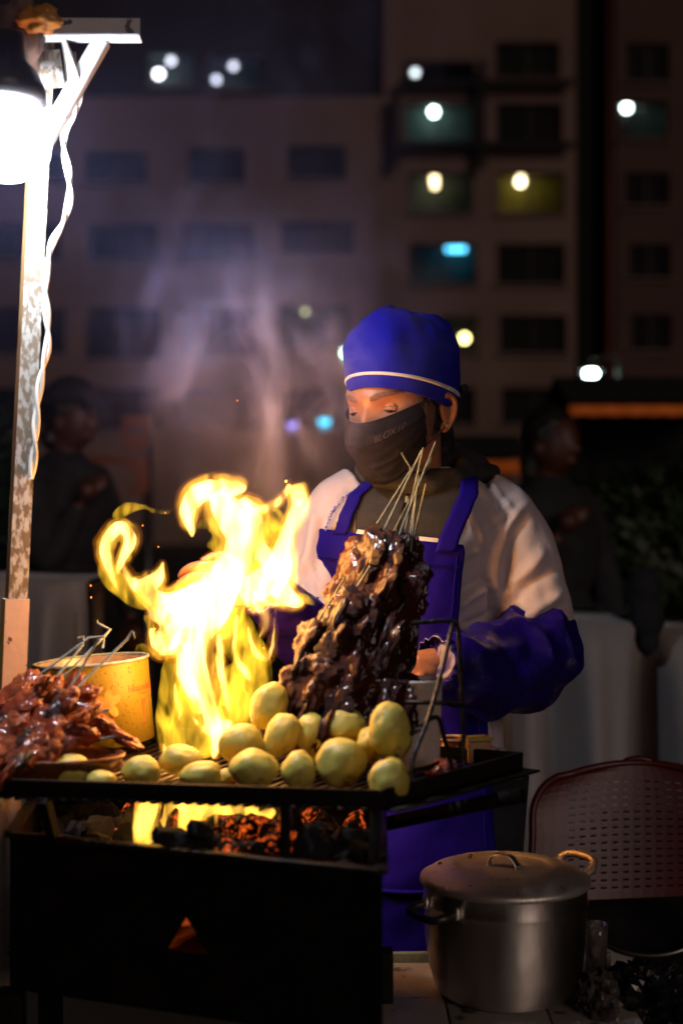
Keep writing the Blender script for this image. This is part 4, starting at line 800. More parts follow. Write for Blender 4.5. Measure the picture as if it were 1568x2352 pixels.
for j, (dx, w) in enumerate(((0, 1), (7, .8), (14, 1.1), (20, .9), (27, 1))):
    mesh('loop', tube(smoothline([P(142 + dx * .3, 92, YP - .02 - j * .004), P(150 + dx * .6, 135, YP - .02 - j * .004), P(152 + dx, 180, YP - .02 - j * .004), P(160 + dx * .4, 205 - j * 3, YP - .018), P(176 + dx * .1, 180 + j * 4, YP - .01), P(166 + dx * .2, 120, YP)], 40), .0022, 7), m_cab, coil)
# pale container behind the grill at the edge of the picture
m_pail = mat('pale_blue_enamel', (.42, .5, .54), (.36, .43, .46), scale=5, rough=.4, c3=(.2, .2, .19), s3=22, lo3=.62, hi3=.7)
cc = np.array([-.585, 2.02]); t = thing('storage_drum', 'pale blue-grey drum behind the fire box by the post', 'drum', (cc[0], cc[1], 0))
mesh('drum_body', lathe([(.0, .02), (.12, .02), (.125, .05), (.125, .3), (.13, .31), (.125, .32), (.125, .6), (.13, .61), (.125, .62), (.125, .86)], (cc[0], cc[1], 0), 48), m_pail, t)
mesh('drum_lid', lathe([(.125, .861), (.132, .861), (.132, .885), (.11, .9), (0, .9)], (cc[0], cc[1], 0), 48), m_pail, t)
o = mesh('cardboard_sheet', box((-.32, 2.25, .006), (.55, .5, .008), .3), mat('brown_cardboard', (.3, .15, .07), (.24, .12, .055), scale=8, rough=.85), None, False); tag(own(o), 'brown cardboard sheet lying on the ground behind the grill legs', 'cardboard')
# ------------------------------------------------------------------ the vendor
m_skin = mat('vendor_skin', (.40, .17, .085), (.33, .13, .06), scale=26, rough=.42, bump=.0003, bscale=500, sss=.15)
m_white = mat('white_coat_cotton', (.54, .455, .485), (.48, .405, .435), scale=14, rough=.85, bump=.0006, bscale=260, sheen=.2)
m_blue = mat('royal_blue_drill', (.004, .0035, .36), (.003, .003, .30), scale=6, rough=.75, bump=.0005, bscale=420, spec=.08, c3=(.003, .003, .16), s3=5, lo3=.56, hi3=.8)
m_satin = mat('blue_satin', (.015, .005, .17), (.010, .004, .11), scale=20, rough=.27, rough2=.4, bump=.004, bscale=24, spec=.6)
m_hood = mat('black_fleece', (.02, .018, .018), (.028, .025, .025), scale=30, rough=.9, bump=.001, bscale=220)
m_mask = mat('black_mask_fabric', (.009, .0075, .0075), (.015, .012, .012), scale=380, rough=.8, spec=.1, bump=.0006, bscale=700, detail=1)
m_pipe = mat('white_piping', (.72, .68, .66), rough=.7)
vend = thing('person', 'street food vendor in blue cap, black mask and blue apron tending the grill', 'person', (.13, 2.40, 0))
YV = 2.40
# head ---------------------------------------------------------------
HC = np.array([.090, 2.36, 1.458]); RH = np.array(Matrix.Rotation(R(-33), 3, 'Z') @ Matrix.Rotation(R(17), 3, 'X') @ Matrix.Rotation(R(-2), 3, 'Y'))
def H(v): return np.asarray(v, float) @ RH.T + HC
def g2(x, y, cx, cy_, sx, sy): return math.exp(-((x - cx) / sx) ** 2 - ((y - cy_) / sy) ** 2)
def head_local(p):
    """unit direction -> point of the head (x person's left, -y face, z up)"""
    x, y, z = p; r = np.array([.072, .094, .115]); q = p * r
    if z < -.1: w = min(1, (-z - .1) / .9); q[0] *= 1 - .36 * w; q[1] = q[1] * (1 - .12 * w) - .012 * w
    if y < 0: q[1] *= 1 + .05 * (1 - z * z)
    if y < -.2:
        X, Z = q[0], q[2]; d = 0
        for s in (1, -1):
            d -= .0105 * g2(X, Z, s * .031, .002, .019, .0125)             # eye socket
            d += .006 * g2(X, Z, s * .030, .0235, .024, .009)               # brow
            d += .006 * g2(X, Z, s * .046, -.022, .018, .016)              # cheekbone
            d += .007 * g2(X, Z, s * .012, -.045, .008, .008)              # nostril wing
            d -= .004 * g2(X, Z, s * .062, .02, .012, .03)                 # temple
        for zz, am, w in ((-.002, .0085, .0085), (-.018, .0145, .0085), (-.032, .019, .0105), (-.043, .019, .0125)): d += am * g2(X, Z, 0, zz, w, .011)
        d += .006 * g2(X, Z, 0, -.07, .022, .008) + .005 * g2(X, Z, 0, -.08, .02, .007) + .008 * g2(X, Z, 0, -.105, .02, .012) - .003 * g2(X, Z, 0, .004, .012, .008)
        q[1] -= d
    return q
v, f = ico(6); hv = np.array([head_local(p) for p in v]); head = (H(hv), f)
def face(x, z, off=0.0):             # point of the face at head coordinates x, z
    lo_v, hi_v = -1.0, 0.0; best = None
    d = np.abs(hv[:, 0] - x) + np.abs(hv[:, 2] - z) + (hv[:, 1] > -.01) * 9; i = np.argsort(d)[:6]; w = 1 / (d[i] + 1e-5)
    return np.array([x, (hv[i, 1] * w).sum() / w.sum() - off, z])
# body: one continuous figure
def VV(px, py, Y=YV): return P(px, py, Y)
LH = [VV(1225, 1520, 2.37), VV(1010, 1520, 2.17)]; RHd = [VV(722, 1465, 2.33), VV(612, 1356, 2.17)]
sh_l, sh_r = VV(1150, 1222, 2.45), VV(785, 1215, 2.445)
bits = [head, limb((H((0, .03, -.06)), .05), (VV(950, 1100, 2.42), .048), (VV(958, 1160, 2.445), .052), (VV(960, 1240, 2.45), .075), (VV(952, 1400, 2.45), .088), (VV(952, 1600, 2.445), .086), (VV(954, 1800, 2.445), .098), (VV(954, 1900, 2.445), .09), n=30, seg=20),
        limb((VV(960, 1205, 2.45), .045), (sh_l, .04), (LH[0], .036), (LH[1], .025), n=26), limb((VV(955, 1205, 2.45), .045), (sh_r, .038), (RHd[0], .034), (RHd[1], .025), n=26)]
for s in (1, -1):
    bits.append(limb((np.array([.13 + s * .08, 2.43, .76]), .085), (np.array([.13 + s * .085, 2.41, .45]), .055), (np.array([.13 + s * .09, 2.44, .08]), .038), n=16)); bits.append(ell((.13 + s * .092, 2.38, .045), (.04, .1, .035)))
    ear = [(s * .074, .008, -.014), (s * .084, .022, -.006), (s * .088, .036, -.018), (s * .086, .032, -.04), (s * .078, .018, -.058), (s * .073, .010, -.062)]
    bits.append(tube(H(smoothline(ear, 18)), .0052, 8)); bits.append((H(ell((s * .077, .020, -.030), (.006, .016, .026))[0]), ico(3)[1])); bits.append((H(ell((s * .074, .012, -.058), (.006, .008, .009))[0]), ico(3)[1]))
def hand(wr, d, up, side, curl, sc=1):
    d = np.asarray(d, float) / np.linalg.norm(d); up = np.asarray(up, float) - d * (np.asarray(up) @ d); up /= np.linalg.norm(up); side = np.asarray(side, float) - d * (np.asarray(side) @ d); side -= up * (side @ up); side /= np.linalg.norm(side)
    pc = wr + d * .045; q = np.stack([side * .037, d * .045, up * .0145]); v, f = ico(3); out = [((v @ q) + pc, f), limb((wr - d * .02, .024), (wr + d * .02, .022), (pc, .019))]
    return out + fingers(pc + d * .012, d, up, side, L=.074 * sc, curl=curl)
bits += hand(LH[1], (-1, -.42, -.06), (.15, -.5, .85), (0, -.8, -.5), .55)
bits += hand(RHd[1], (-.95, -.2, .18), (0.2, -.75, .6), (.1, .3, .9), .45, .95)
body = remesh(cat(*bits), .0024, 2)
mesh('body', body, m_skin, vend)
# eyes, lids, brows
m_eye = bpy.data.materials.new('eye'); m_eye.use_nodes = True; te = m_eye.node_tree; be = te.nodes['Principled BSDF']; be.inputs['Roughness'].default_value = .08
tce = nd(te, 'ShaderNodeTexCoord'); ln = nd(te, 'ShaderNodeVectorMath', operation='DISTANCE'); ln.inputs[1].default_value = (0, -1, 0); nm_ = nd(te, 'ShaderNodeVectorMath', operation='NORMALIZE'); te.links.new(tce.outputs['Object'], nm_.inputs[0]); te.links.new(nm_.outputs[0], ln.inputs[0])
cr = nd(te, 'ShaderNodeValToRGB'); cr.color_ramp.interpolation = 'LINEAR'; el = cr.color_ramp.elements; el[0].color = (.004, .003, .003, 1); el[0].position = .2; el[1].color = (.22, .19, .17, 1); el[1].position = .80
x_ = cr.color_ramp.elements.new(.24); x_.color = (.035, .014, .006, 1); x_ = cr.color_ramp.elements.new(.70); x_.color = (.02, .009, .005, 1); te.links.new(ln.outputs['Value'], cr.inputs[0]); te.links.new(cr.outputs[0], be.inputs['Base Color'])
m_lash = mat('eyelash', (.012, .008, .007), rough=.6); m_brow = mat('eyebrow_hair', (.10, .042, .022), (.2, .085, .045), scale=300, rough=.8)
RE = .0132
for s in (1, -1):
    fy = face(s * .031, .0)[1]; ec = np.array([s * .031, fy + .0092, -.002])
    v, f = ico(4); gz = np.array(Matrix.Rotation(R(30), 3, 'X') @ Matrix.Rotation(R(-6), 3, 'Z'))
    eo = mesh('eye', (v * RE, f), m_eye, None); eo.parent = vend; eo.matrix_basis = Matrix.Translation(H(ec) - ORG[vend.name]) @ Matrix((RH @ gz).tolist()).to_4x4(); ORG[eo.name] = ORG[vend.name]
    def shell(t0, t1, r, w=1.22, n=26, k=9):   # lid: band of a slightly larger ball from latitude t0 (edge) to t1
        rows = []
        for i in range(n):
            lon = -w + 2 * w * i / (n - 1); e = 1 - (lon / w) ** 2
            rows.append([(ec[0] + r * math.sin(lon) * math.cos(la), ec[1] - r * math.cos(lon) * math.cos(la), ec[2] + r * math.sin(la)) for la in np.linspace(t0(e), t1, k)])
        return grid(rows)
    up = shell(lambda e: -.44 + .50 * e, 1.25, RE * 1.09); mesh('eyelid', (H(up[0]), up[1]), m_skin, vend)
    lw = shell(lambda e: -.44 - .24 * e, -1.3, RE * 1.07); mesh('eyelid', (H(lw[0]), lw[1]), m_skin, vend)
    ed = up[0].reshape(26, 9, 3)[:, 0]; mesh('eyelashes', tube(H(ed + np.array([0, -.0006, -.0002])), np.interp(np.arange(26), [0, 13, 25], [.0004, .0011, .0006]), 6), m_lash, vend)
    cr_ = [(ec[0] + RE * 1.12 * math.sin(l) * math.cos(.36), ec[1] - RE * 1.13 * math.cos(l) * math.cos(.36), ec[2] + RE * 1.12 * math.sin(.30 + .12 * (1 - (l / 1.0) ** 2))) for l in np.linspace(-1.0, 1.0, 16)]
    mesh('eyelid_crease', tube(H(cr_), .0005, 5), m_brow, vend)
    bw = []
    for i in range(22):
        w = i / 21; x = s * (.0125 + .043 * w); z = .0205 + .0052 * math.sin(w * 2.6) - .0015 * w; h = (.0062 - .0036 * w) * (.55 + .45 * min(1, w * 6))
        bw.append([face(x, z + h * q, .0012 * (1 - q * q) + .0003) for q in np.linspace(-1, 1, 6)])
    b_ = grid(bw); mesh('eyebrow', (H(b_[0]), b_[1]), m_brow, vend)
# hair at the temples and nape
hr = []
for s in (1, -1):
    for k in range(11):
        z0 = .022 - .0035 * k; y0 = -.036 + .010 * k
        hr.append(tube(H(smoothline([(s * .064, y0 + .002, z0 + .012), (s * .0745, y0 + .006, z0 - .008), (s * .077, y0 + .016, z0 - .03 + .002 * k), (s * .0735, y0 + .024, z0 - .056 + .004 * k)], 10)), np.linspace(.0052, .0012, 10), 6))
hr.append((H(ell((0, .062, -.03), (.066, .05, .075))[0]), ico(3)[1])); hr.append((H(limb((( .0, .085, -.05), .045), ((.004, .095, -.1), .034), ((.01, .09, -.15), .02))[0]), limb(((0, 0, 0), .045), ((0, 0, .1), .034), ((0, 0, .2), .02))[1]))
mesh('hair', wobble(remesh(cat(*hr), .003, 1), .0015, 130), m_hair, vend)
for k in range(5):
    mesh('hair_strand', tube(H(smoothline([(.067 + .001 * k, -.05 + .006 * k, .022), (.070 + .001 * k, -.048 + .008 * k, .006), (.0745, -.04 + .009 * k, -.02 - .006 * k), (.073, -.035 + .008 * k, -.05 - .006 * k)], 12)), .0005, 5), m_hair, vend)
v, f = ico(2); mesh('earring', (H(v * .0024 + np.array([.0815, .009, -.054])), f), m_stick, vend)
# cap
def cap_pt(an, t):
    hs = np.interp(t, (0, .12, .3, .5, .68, .82, .93, 1), (0, .02, .05, .082, .108, .128, .140, .144)); sc = np.interp(t, (0, .12, .3, .5, .68, .82, .93, 1), (1, 1.02, 1.055, 1.04, .92, .68, .36, .0))
    x, y = math.sin(an), -math.cos(an); rim = -.018 + .058 * (-y)
    sc = sc * (1 + (.13 * min(1, t * 4) * y if y > 0 else 0)); rx, ry = .0775, .1035; p = np.array([x * rx * sc + .006, y * ry * sc + .006 + .26 * hs, rim * (1 - .72 * t) + 1.0 * hs])
    if y > 0: p[2] += .022 * y * min(1, max(0, t - .2) * 2) * (1 - max(0, t - .8) * 3)
    if .2 < t < .999:
        w = min(1, (t - .2) / .3) * min(1, (1 - t) / .3); n_ = .008 * w * noise.noise(Vector((x * 2.1 * sc, y * 2.1 * sc, hs * 9))) + .0035 * w * math.sin(an * 9 + 4 * noise.noise(Vector((x, y, 2)))) * max(0, t - .45) * 1.3
        p += np.array([x, y, .9]) * n_; p[2] -= .008 * math.exp(-((x * sc - .1) / .12) ** 2 - ((y * sc + .1) / .3) ** 2) * (t > .6)
    return p
rows = [[cap_pt(2 * math.pi * k / 112, t) for k in range(112)] for t in np.linspace(0, 1, 48)]
rows[-1] = [np.mean(rows[-2], axis=0)] * 112
inner = [[cap_pt(2 * math.pi * k / 112, 0) * np.array([.97, .97, 1]) + np.array([0, 0, .012]) for k in range(112)]]
cv, cf = grid(inner + rows, False, True); cap_o = mesh('cap', (H(cv), cf), m_blue, vend)
pp = [[cap_pt(2 * math.pi * k / 112, .165 + .018 * q) * 1.0 for k in range(112)] for q in np.linspace(-1, 1, 5)]
pp = [[p + np.array([math.sin(2 * math.pi * k / 112), -math.cos(2 * math.pi * k / 112), 0]) * .0018 * (1 - q * q + .25) for k, p in enumerate(r_)] for q, r_ in zip(np.linspace(-1, 1, 5), pp)]
pv, pf = grid(pp, False, True); mesh('cap_piping', (H(pv), pf), m_pipe, cap_o)
mesh('cap_ties', tube(H(smoothline([(.03, .1, -.005), (.045, .115, -.015), (.07, .1, -.012), (.088, .08, -.006)], 20)), .006, 8), m_blk, cap_o)
# mask
def mask_pt(a, v):                   # a: azimuth from the nose, v: 0 top .. 1 under the chin
    c = math.cos(a); s = math.sin(a); e = max(0.0, c) ** 1.2
    zt = -.0135 + .014 * (abs(s) ** 1.5) - .0 * e; zb = -.066 - .056 * e ** 1.4; z = zt + (zb - zt) * v
    rf = np.interp(z, (-.125, -.112, -.095, -.07, -.045, -.03, -.014), (.082, .104, .112, .1215, .132, .1305, .115)); rs = np.interp(v, (0, .5, 1), (.0745, .0755, .066))
    x = rs * s * (1 + .08 * e * abs(s)); y = -rf * (c if c > 0 else c * .6) * (.52 + .48 * abs(c)) - .012 * (1 - abs(c))
    pl = sum(.0016 * max(0, 1 - abs(v - q) * 16) for q in (.3, .5, .68)); cr_ = .0022 * noise.noise(Vector((a * 3, v * 5, 1))) + .0035 * (1 - 2.4 * abs(noise.noise(Vector((a * 2.2 + v * 2.5, v * 4.5 - a * 1.5, 4))))) * min(1, v * 3)
    return np.array([x * (1 + 12 * pl * .3), y - pl - cr_, z])
AM = 1.22
mr_ = [[mask_pt(a_, v_) for v_ in np.linspace(0, 1, 54)] for a_ in np.linspace(-AM, AM, 72)]
mv, mf = grid(mr_); mask_o = thick(mesh('face_mask', (H(mv), mf), m_mask, vend), .0012)
for vv in (.012, .985): mesh('mask_hem', tube(H([mask_pt(a_, vv) + np.array([0, -.0008, 0]) for a_ in np.linspace(-AM, AM, 60)]), .0009, 6), m_mask, mask_o)
mesh('nose_wire', tube(H([mask_pt(a_, .05) + np.array([0, -.0009, 0]) for a_ in np.linspace(-.5, .5, 30)]), .0012, 6), m_mask, mask_o)
for s in (1, -1):
    for v_, e_2 in ((.02, (s * .082, .026, .0)), (.97, (s * .080, .020, -.05))):
        a0 = mask_pt(s * AM, v_); mesh('ear_loop', tube(H(smoothline([a0, (a0 + np.array(e_2)) / 2 + np.array([s * .003, 0, -.002 if v_ < .5 else .0]), e_2], 14)), .0014, 6), m_blk, mask_o)
def mask_text(vf, a0, v0):
    v, f = vf; return H([mask_pt(a0 + p[0] / .085, v0 - p[2] / .085) + np.array([0, -.0013, 0]) + .0012 * np.array([math.sin(a0), -math.cos(a0), 0]) for p in v]), f
mesh('mask_lettering', mask_text(text_vf('BLOX10', .0125), .58, .27), mat('grey_mask_print', (.07, .045, .043), (.03, .02, .02), scale=500, rough=.4), mask_o, False)
# coat ------------------------------------------------------------------
RING = [(1072, 975, 62, .052), (1092, 972, 92, .062), (1112, 968, 140, .076), (1140, 962, 190, .094), (1180, 958, 214, .112), (1250, 952, 222, .124), (1350, 948, 212, .128), (1450, 948, 204, .124), (1550, 950, 200, .122), (1650, 954, 200, .126), (1800, 954, 203, .135), (1955, 950, 209, .142), (2280, 946, 214, .147)]
RA = np.array(RING, float); YT = 2.44
def torso(ph, py, off=0.0):          # ph: 0 faces the camera, + to her left
    c, w, d = (np.interp(py, RA[:, 0], RA[:, k]) for k in (1, 2, 3)); w = w * M2(YT) + off; d = d + off
    o = P(c, py, YT); return o + np.array([w * math.sin(ph), -d * math.cos(ph), 0])
tr = [[torso(2 * math.pi * k / 64, y) for k in range(64)] for y in np.r_[np.linspace(1074, 1180, 12), np.linspace(1195, 1955, 40)]]
L_up = limb((VV(1090, 1165, 2.45), .068), (VV(1155, 1210, 2.45), .070), (VV(1192, 1300, 2.44), .069), (VV(1221, 1400, 2.42), .0665), (VV(1232, 1452, 2.40), .064), n=30, seg=28)
R_up = limb((VV(830, 1160, 2.45), .07), (VV(775, 1190, 2.44), .062), (VV(748, 1290, 2.42), .060), (VV(734, 1400, 2.38), .057), (VV(730, 1450, 2.35), .055), n=30, seg=24)
coat = remesh(cat(loft(tr), L_up, R_up), .0055, 4)
cn = normals(coat); V = coat[0].copy()
def ridge(p, a, b, w, h, wig=0):     # a fold of cloth along the layout line a-b
    t0 = P(p[0], 0, 1)  # noqa
    return 0
px_ = 784 + V[:, 0] / V[:, 1] * FP; py_ = 1176 - (V[:, 2] - CZ) / V[:, 1] * FP
def fold(ax, ay, bx, by, w, h, bend=0):
    dx, dy = bx - ax, by - ay; L = math.hypot(dx, dy); ux, uy = dx / L, dy / L
    s = ((px_ - ax) * ux + (py_ - ay) * uy) / L; n = -(px_ - ax) * uy + (py_ - ay) * ux - bend * 4 * s * (1 - s)
    k = np.clip(np.minimum(s, 1 - s) * 5 + .3, 0, 1); return h * np.exp(-(n / w) ** 2) * k
front = (cn[:, 1] < .25).astype(float); D = np.zeros(len(V))
for a in ((1060, 1120, 1120, 1260, 11, .006, 8), (1090, 1110, 1150, 1220, 10, .0055, -6), (1125, 1110, 1178, 1180, 9, .005, 0), (1185, 1160, 1115, 1330, 9, -.005, 22), (1200, 1160, 1135, 1370, 10, .006, 24), (1165, 1130, 1108, 1290, 9, -.003, 14), (1215, 1180, 1160, 1350, 12, -.003, 16),
          (1040, 1300, 1100, 1260, 12, .006, -8), (1040, 1360, 1120, 1320, 12, -.006, 8), (1045, 1400, 1135, 1345, 11, .007, -6), (1060, 1440, 1150, 1400, 10, -.006, 4), (1250, 1260, 1170, 1340, 14, .006, -10), (1275, 1300, 1165, 1400, 13, -.006, 10), (1290, 1360, 1190, 1425, 11, .006, -6), (1300, 1390, 1230, 1430, 9, -.005, 4), 
          (1020, 1130, 1040, 1230, 10, .004, 0), (720, 1170, 690, 1320, 10, .006, -8), (750, 1180, 730, 1330, 9, -.006, 8), (790, 1130, 745, 1250, 9, .005, 6), (700, 1300, 740, 1400, 10, -.005, 5), (1118, 1330, 1140, 1440, 7, -.012, -4), (1115, 1650, 1140, 1800, 8, .006, 0), (1135, 1700, 1130, 1940, 8, -.005, 0)): D += fold(*a)
D += np.array([.0032 * nz3(p, 16) + .0016 * nz3((p[0] * 2, p[1], p[2] * .8), 26, 4) for p in V])
V = V + cn * (D * np.where(front > 0, 1.5, .5))[:, None]
mesh('coat', (V, coat[1]), m_white, vend)
# raised shoulder seam of her left sleeve
seam = [(1196, 1128), (1172, 1160), (1135, 1215), (1112, 1262), (1104, 1310)]
# black fleece at the neck with its zip
def patch(ph0, ph1, y0, y1, off, nu=28, nv=28, puff=0, seed=1):
    rows = []
    for i in range(nu):
        r_ = []
        for j in range(nv):
            v = j / (nv - 1); y = y0(i / (nu - 1)) if callable(y0) else y0; yb = y1(i / (nu - 1)) if callable(y1) else y1; yy = y + (yb - y) * v
            a0 = ph0(yy) if callable(ph0) else ph0; a1 = ph1(yy) if callable(ph1) else ph1; ph = a0 + (a1 - a0) * i / (nu - 1)
            p = torso(ph, yy, off); r_.append(p + np.array([0, -1, 0]) * puff * nz3(p, 14, seed))
        rows.append(r_)
    return grid(rows)
thick(mesh('fleece', patch(lambda y: R(np.interp(y, (1080, 1150, 1240), (-56, -40, -36))), lambda y: R(np.interp(y, (1080, 1112, 1150, 1240), (42, 35, 24, 12))), 1080, 1262, .009, puff=.004), m_hood, vend), .003)
col_ = []
for k in range(60):
    an = 2 * math.pi * k / 60; c = P(955, 1078, 2.42); lift = .022 * (0.5 - .5 * math.cos(an)); fr_ = .5 + .5 * math.cos(an)
    col_.append((*(c + np.array([.083 * math.sin(an), -.075 * math.cos(an), .004 + lift - .030 * fr_])), .021 + .006 * noise.noise(Vector((math.sin(an) * 2, math.cos(an) * 2, 0)))))
col_ = np.array(col_); hd = [tube(col_[:, :3], col_[:, 3], 14, True), ell(P(1045, 1078, 2.50), (.062, .07, .04)), ell(P(1085, 1090, 2.48), (.05, .06, .026)), ell(P(1000, 1062, 2.52), (.06, .05, .05)), ell(P(862, 1092, 2.40), (.02, .03, .03))]
mesh('hood', wobble(remesh(cat(*hd), .004, 3), .007, 22), m_hood, vend)
zl = [torso(R(np.interp(y, (1120, 1262), (-9, -14))), y, .0145) for y in np.linspace(1118, 1262, 40)]
zp = mesh('zip', tube(zl, .0022 * (1 + .25 * np.sin(np.arange(40) * 2.2)), 6), mat('dark_zip', (.06, .055, .055), rough=.35, metal=.8), vend)
mesh('zip_slider', box(torso(R(-9), 1148, .0175), (.006, .005, .011), bev=.001), m_stick, vend); mesh('zip_pull', tube([torso(R(-8), 1140, .02), torso(R(-7.5), 1128, .02)], .0016, 6), m_stick, vend)
# apron
phR = lambda y: R(np.interp(y, (1215, 1260, 1300, 1440, 1560, 1640, 2280), (20, 24, 24, 22, 34, 43, 42))); phL = lambda y: R(np.interp(y, (1215, 1300, 1440, 1640, 2280), (-64, -80, -84, -110, -118)))
def ap(y, s, off): return torso(phL(y) + (phR(y) - phL(y)) * s, y, off + .005 * nz3((s * 2, y / 320, 0), 2.2, 3) + .004 * abs(nz3((s * 5 + y / 400, y / 140, 0), 1.6, 7)) + .0025 * nz3((s * 9, y / 60, 0), 1.1, 2) + (.010 * math.sin(s * 11 + y / 260) * max(0, min(1, (y - 1500) / 500))) + (.014 * max(0, min(1, (y - 1640) / 300))))
rows = [[ap(np.interp(v, (0, 1), (1213 + 34 * s ** 1.3, 2262)), s, .0205) for s in np.linspace(0, 1, 64)] for v in np.linspace(0, 1, 110)]
m_apron = mat('apron_drill', (.012, .004, .24), (.009, .003, .19), scale=6, rough=.75, bump=.0006, bscale=380, spec=.1, c3=(.012, .005, .09), s3=5, lo3=.54, hi3=.78)
apr = thick(mesh('apron', grid(rows), m_apron, vend), .0022)
mesh('apron_binding', grid([[ap(1213 + 34 * s ** 1.3 - 8 + 9 * q, s, .0215) for q in np.linspace(0, 1, 4)] for s in np.linspace(.36, .86, 30)]), m_pipe, apr)
for yy, s0, s1 in ((1272, .06, .97), (1276, .06, .97)): mesh('apron_seam', tube([ap(yy + 22 * s, s, .0222) for s in np.linspace(s0, s1, 40)], .0009, 5), m_apron, apr)
mesh('apron_seam', tube([ap(y, .955, .0225) for y in np.linspace(1270, 1900, 60)], .0011, 5), m_apron, apr)
mesh('apron_fold', tube([ap(1985 + 6 * math.sin(s * 9), s, .021) for s in np.linspace(.05, .99, 60)], .004, 8), m_apron, apr)
def strap(path, w, m, off, seed=0):
    pts = smoothline(path, 30); rows = []
    for a_, y_ in pts: rows.append([torso(R(a_) + q * w / np.interp(y_, RA[:, 0], RA[:, 2] * M2(YT)), y_, off + .0015 * nz3((a_, y_, q), .3, seed)) for q in np.linspace(-1, 1, 6)])
    return grid(rows)
thick(mesh('apron_strap', strap([(13, 1262), (15, 1230), (19, 1190), (25, 1150), (36, 1112), (52, 1094), (80, 1084), (130, 1090)], .0155, m_blue, .0235), m_apron, apr), .002)
thick(mesh('apron_strap', strap([(-44, 1226), (-42, 1190), (-42, 1150), (-46, 1115), (-58, 1098), (-90, 1088)], .012, m_blue, .0235, 4), m_apron, apr), .002)
mesh('neck_cord', tube([torso(R(np.interp(y, (1125, 1216), (-50, -56))), y, .024) + .0012 * np.array([math.sin(i * .9), 0, math.cos(i * .9)]) for i, y in enumerate(np.linspace(1125, 1216, 60))], .0022, 6), mat('blue_white_cord', (.5, .48, .6), (.07, .05, .4), scale=420, rough=.6, lo=.48, hi=.52), vend)
# satin sleeve covers
def sleeve(pr, seed, rip=.005):
    vf = remesh(limb(*pr, n=44, seg=40), .0045, 2); n = normals(vf); v = vf[0]
    d = np.array([rip * (1 - abs(noise.noise(Vector((p[0] * 14 + seed, p[1] * 14, p[2] * 9))) * 2.2)) + rip * .8 * noise.noise(Vector((p[0] * 26, p[1] * 20 + seed, p[2] * 30))) for p in v]); return v + n * d[:, None], vf[1]
mesh('sleeve_cover', sleeve([(VV(1228, 1418, 2.405), .064), (VV(1226, 1450, 2.40), .070), (VV(1215, 1508, 2.38), .077), (VV(1150, 1538, 2.30), .072), (VV(1085, 1545, 2.22), .060), (VV(1035, 1530, 2.17), .044), (VV(1012, 1522, 2.155), .036)], 3, .011), m_satin, vend)
mesh('sleeve_cover', sleeve([(VV(731, 1420, 2.37), .057), (VV(718, 1470, 2.33), .058), (VV(676, 1428, 2.26), .048), (VV(632, 1382, 2.20), .038), (VV(610, 1364, 2.18), .032)], 8, .005), m_satin, vend)
for c, ax, r in ((VV(1012, 1522, 2.155), LH[1] - LH[0], .036), (VV(610, 1364, 2.18), RHd[1] - RHd[0], .033)):
    ax = ax / np.linalg.norm(ax); e1 = np.cross(ax, (0, 0, 1)); e1 /= np.linalg.norm(e1); e2 = np.cross(ax, e1)
    rg = [[c + ax * (.018 * t_) + (r + .005 * math.sin(t_ * 3.1) + .0026 * math.sin(k * .9 + 2 * math.sin(k * .31))) * (math.cos(k * 2 * math.pi / 96) * e1 + math.sin(k * 2 * math.pi / 96) * e2) for k in range(96)] for t_ in np.linspace(-.2, 1, 9)]
    thick(mesh('sleeve_cuff', grid(rg, False, True), m_satin, vend), .0015)
# trousers and shoes
for s in (1, -1):
    mesh('trouser_leg', limb((np.array([.13 + s * .08, 2.43, .82]), .11), (np.array([.13 + s * .085, 2.41, .45]), .075), (np.array([.13 + s * .09, 2.44, .06]), .062)), m_jean, vend)
    mesh('shoe', ell((.13 + s * .092, 2.36, .045), (.05, .13, .045)), m_shoe, vend)
# ------------------------------------------------------------------ low table with the pot
m_board = mat('scratched_white_board', (.46, .42, .36), (.36, .32, .27), scale=7, rough=.5, c3=(.06, .04, .028), s3=24, lo3=.58, hi3=.68, bump=.0008, bscale=60)
ZTB = .585
tab = thing('low_table', 'low stained white board table carrying the big pot', 'table', (.15, 1.9, 0))
xs = (-.16, -.02, .125, .262, .385)
for i in range(4):
    a, b = xs[i] + .0012, xs[i + 1] - .0012; an = R(-27); c_ = np.array([.17, 1.93]); 
    mesh('plank', box(((a + b) / 2 + .02, 1.915, ZTB - .011 - .0008 * (i % 2)), (b - a, .50, .022), 0, .0018), m_board, tab)
mesh('edge_strip', bar((-.14, 2.172, ZTB - .004), (.41, 2.172, ZTB - .004), .012, .034, bev=.002), m_stick, tab)
mesh('edge_rail', tube([(-.14, 2.19, ZTB + .016), (.02, 2.19, ZTB + .016)], .004, 8), m_stick, tab)
mesh('frame_rail', bar((-.12, 1.70, ZTB - .04), (.38, 1.70, ZTB - .04), .02, .034), m_stick, tab); mesh('frame_rail', bar((-.12, 2.14, ZTB - .04), (.38, 2.14, ZTB - .04), .02, .034), m_stick, tab)
for x in (-.11, .37):
    for y in (1.71, 2.13): mesh('leg', bar((x, y, ZTB - .024), (x * 1.04, y, 0), .022, .022, up=(0, 1, 0), bev=.002), m_stick, tab)
m_alu = mat('worn_aluminium', (.92, .87, .81), (.80, .74, .68), scale=9, rough=.40, rough2=.54, metal=1, bump=.0012, bscale=22, stretch=(1, 1, .5), c3=(.50, .44, .38), s3=7, lo3=.5, hi3=.7)
for m_ in (m_alu,):
    t_ = m_.node_tree; b_ = t_.nodes['Principled BSDF']; b_.inputs['Anisotropic'].default_value = .88; b_.inputs['Anisotropic Rotation'].default_value = .25; tg_ = nd(t_, 'ShaderNodeTangent'); tg_.direction_type = 'RADIAL'; tg_.axis = 'Z'; t_.links.new(tg_.outputs[0], b_.inputs['Tangent'])
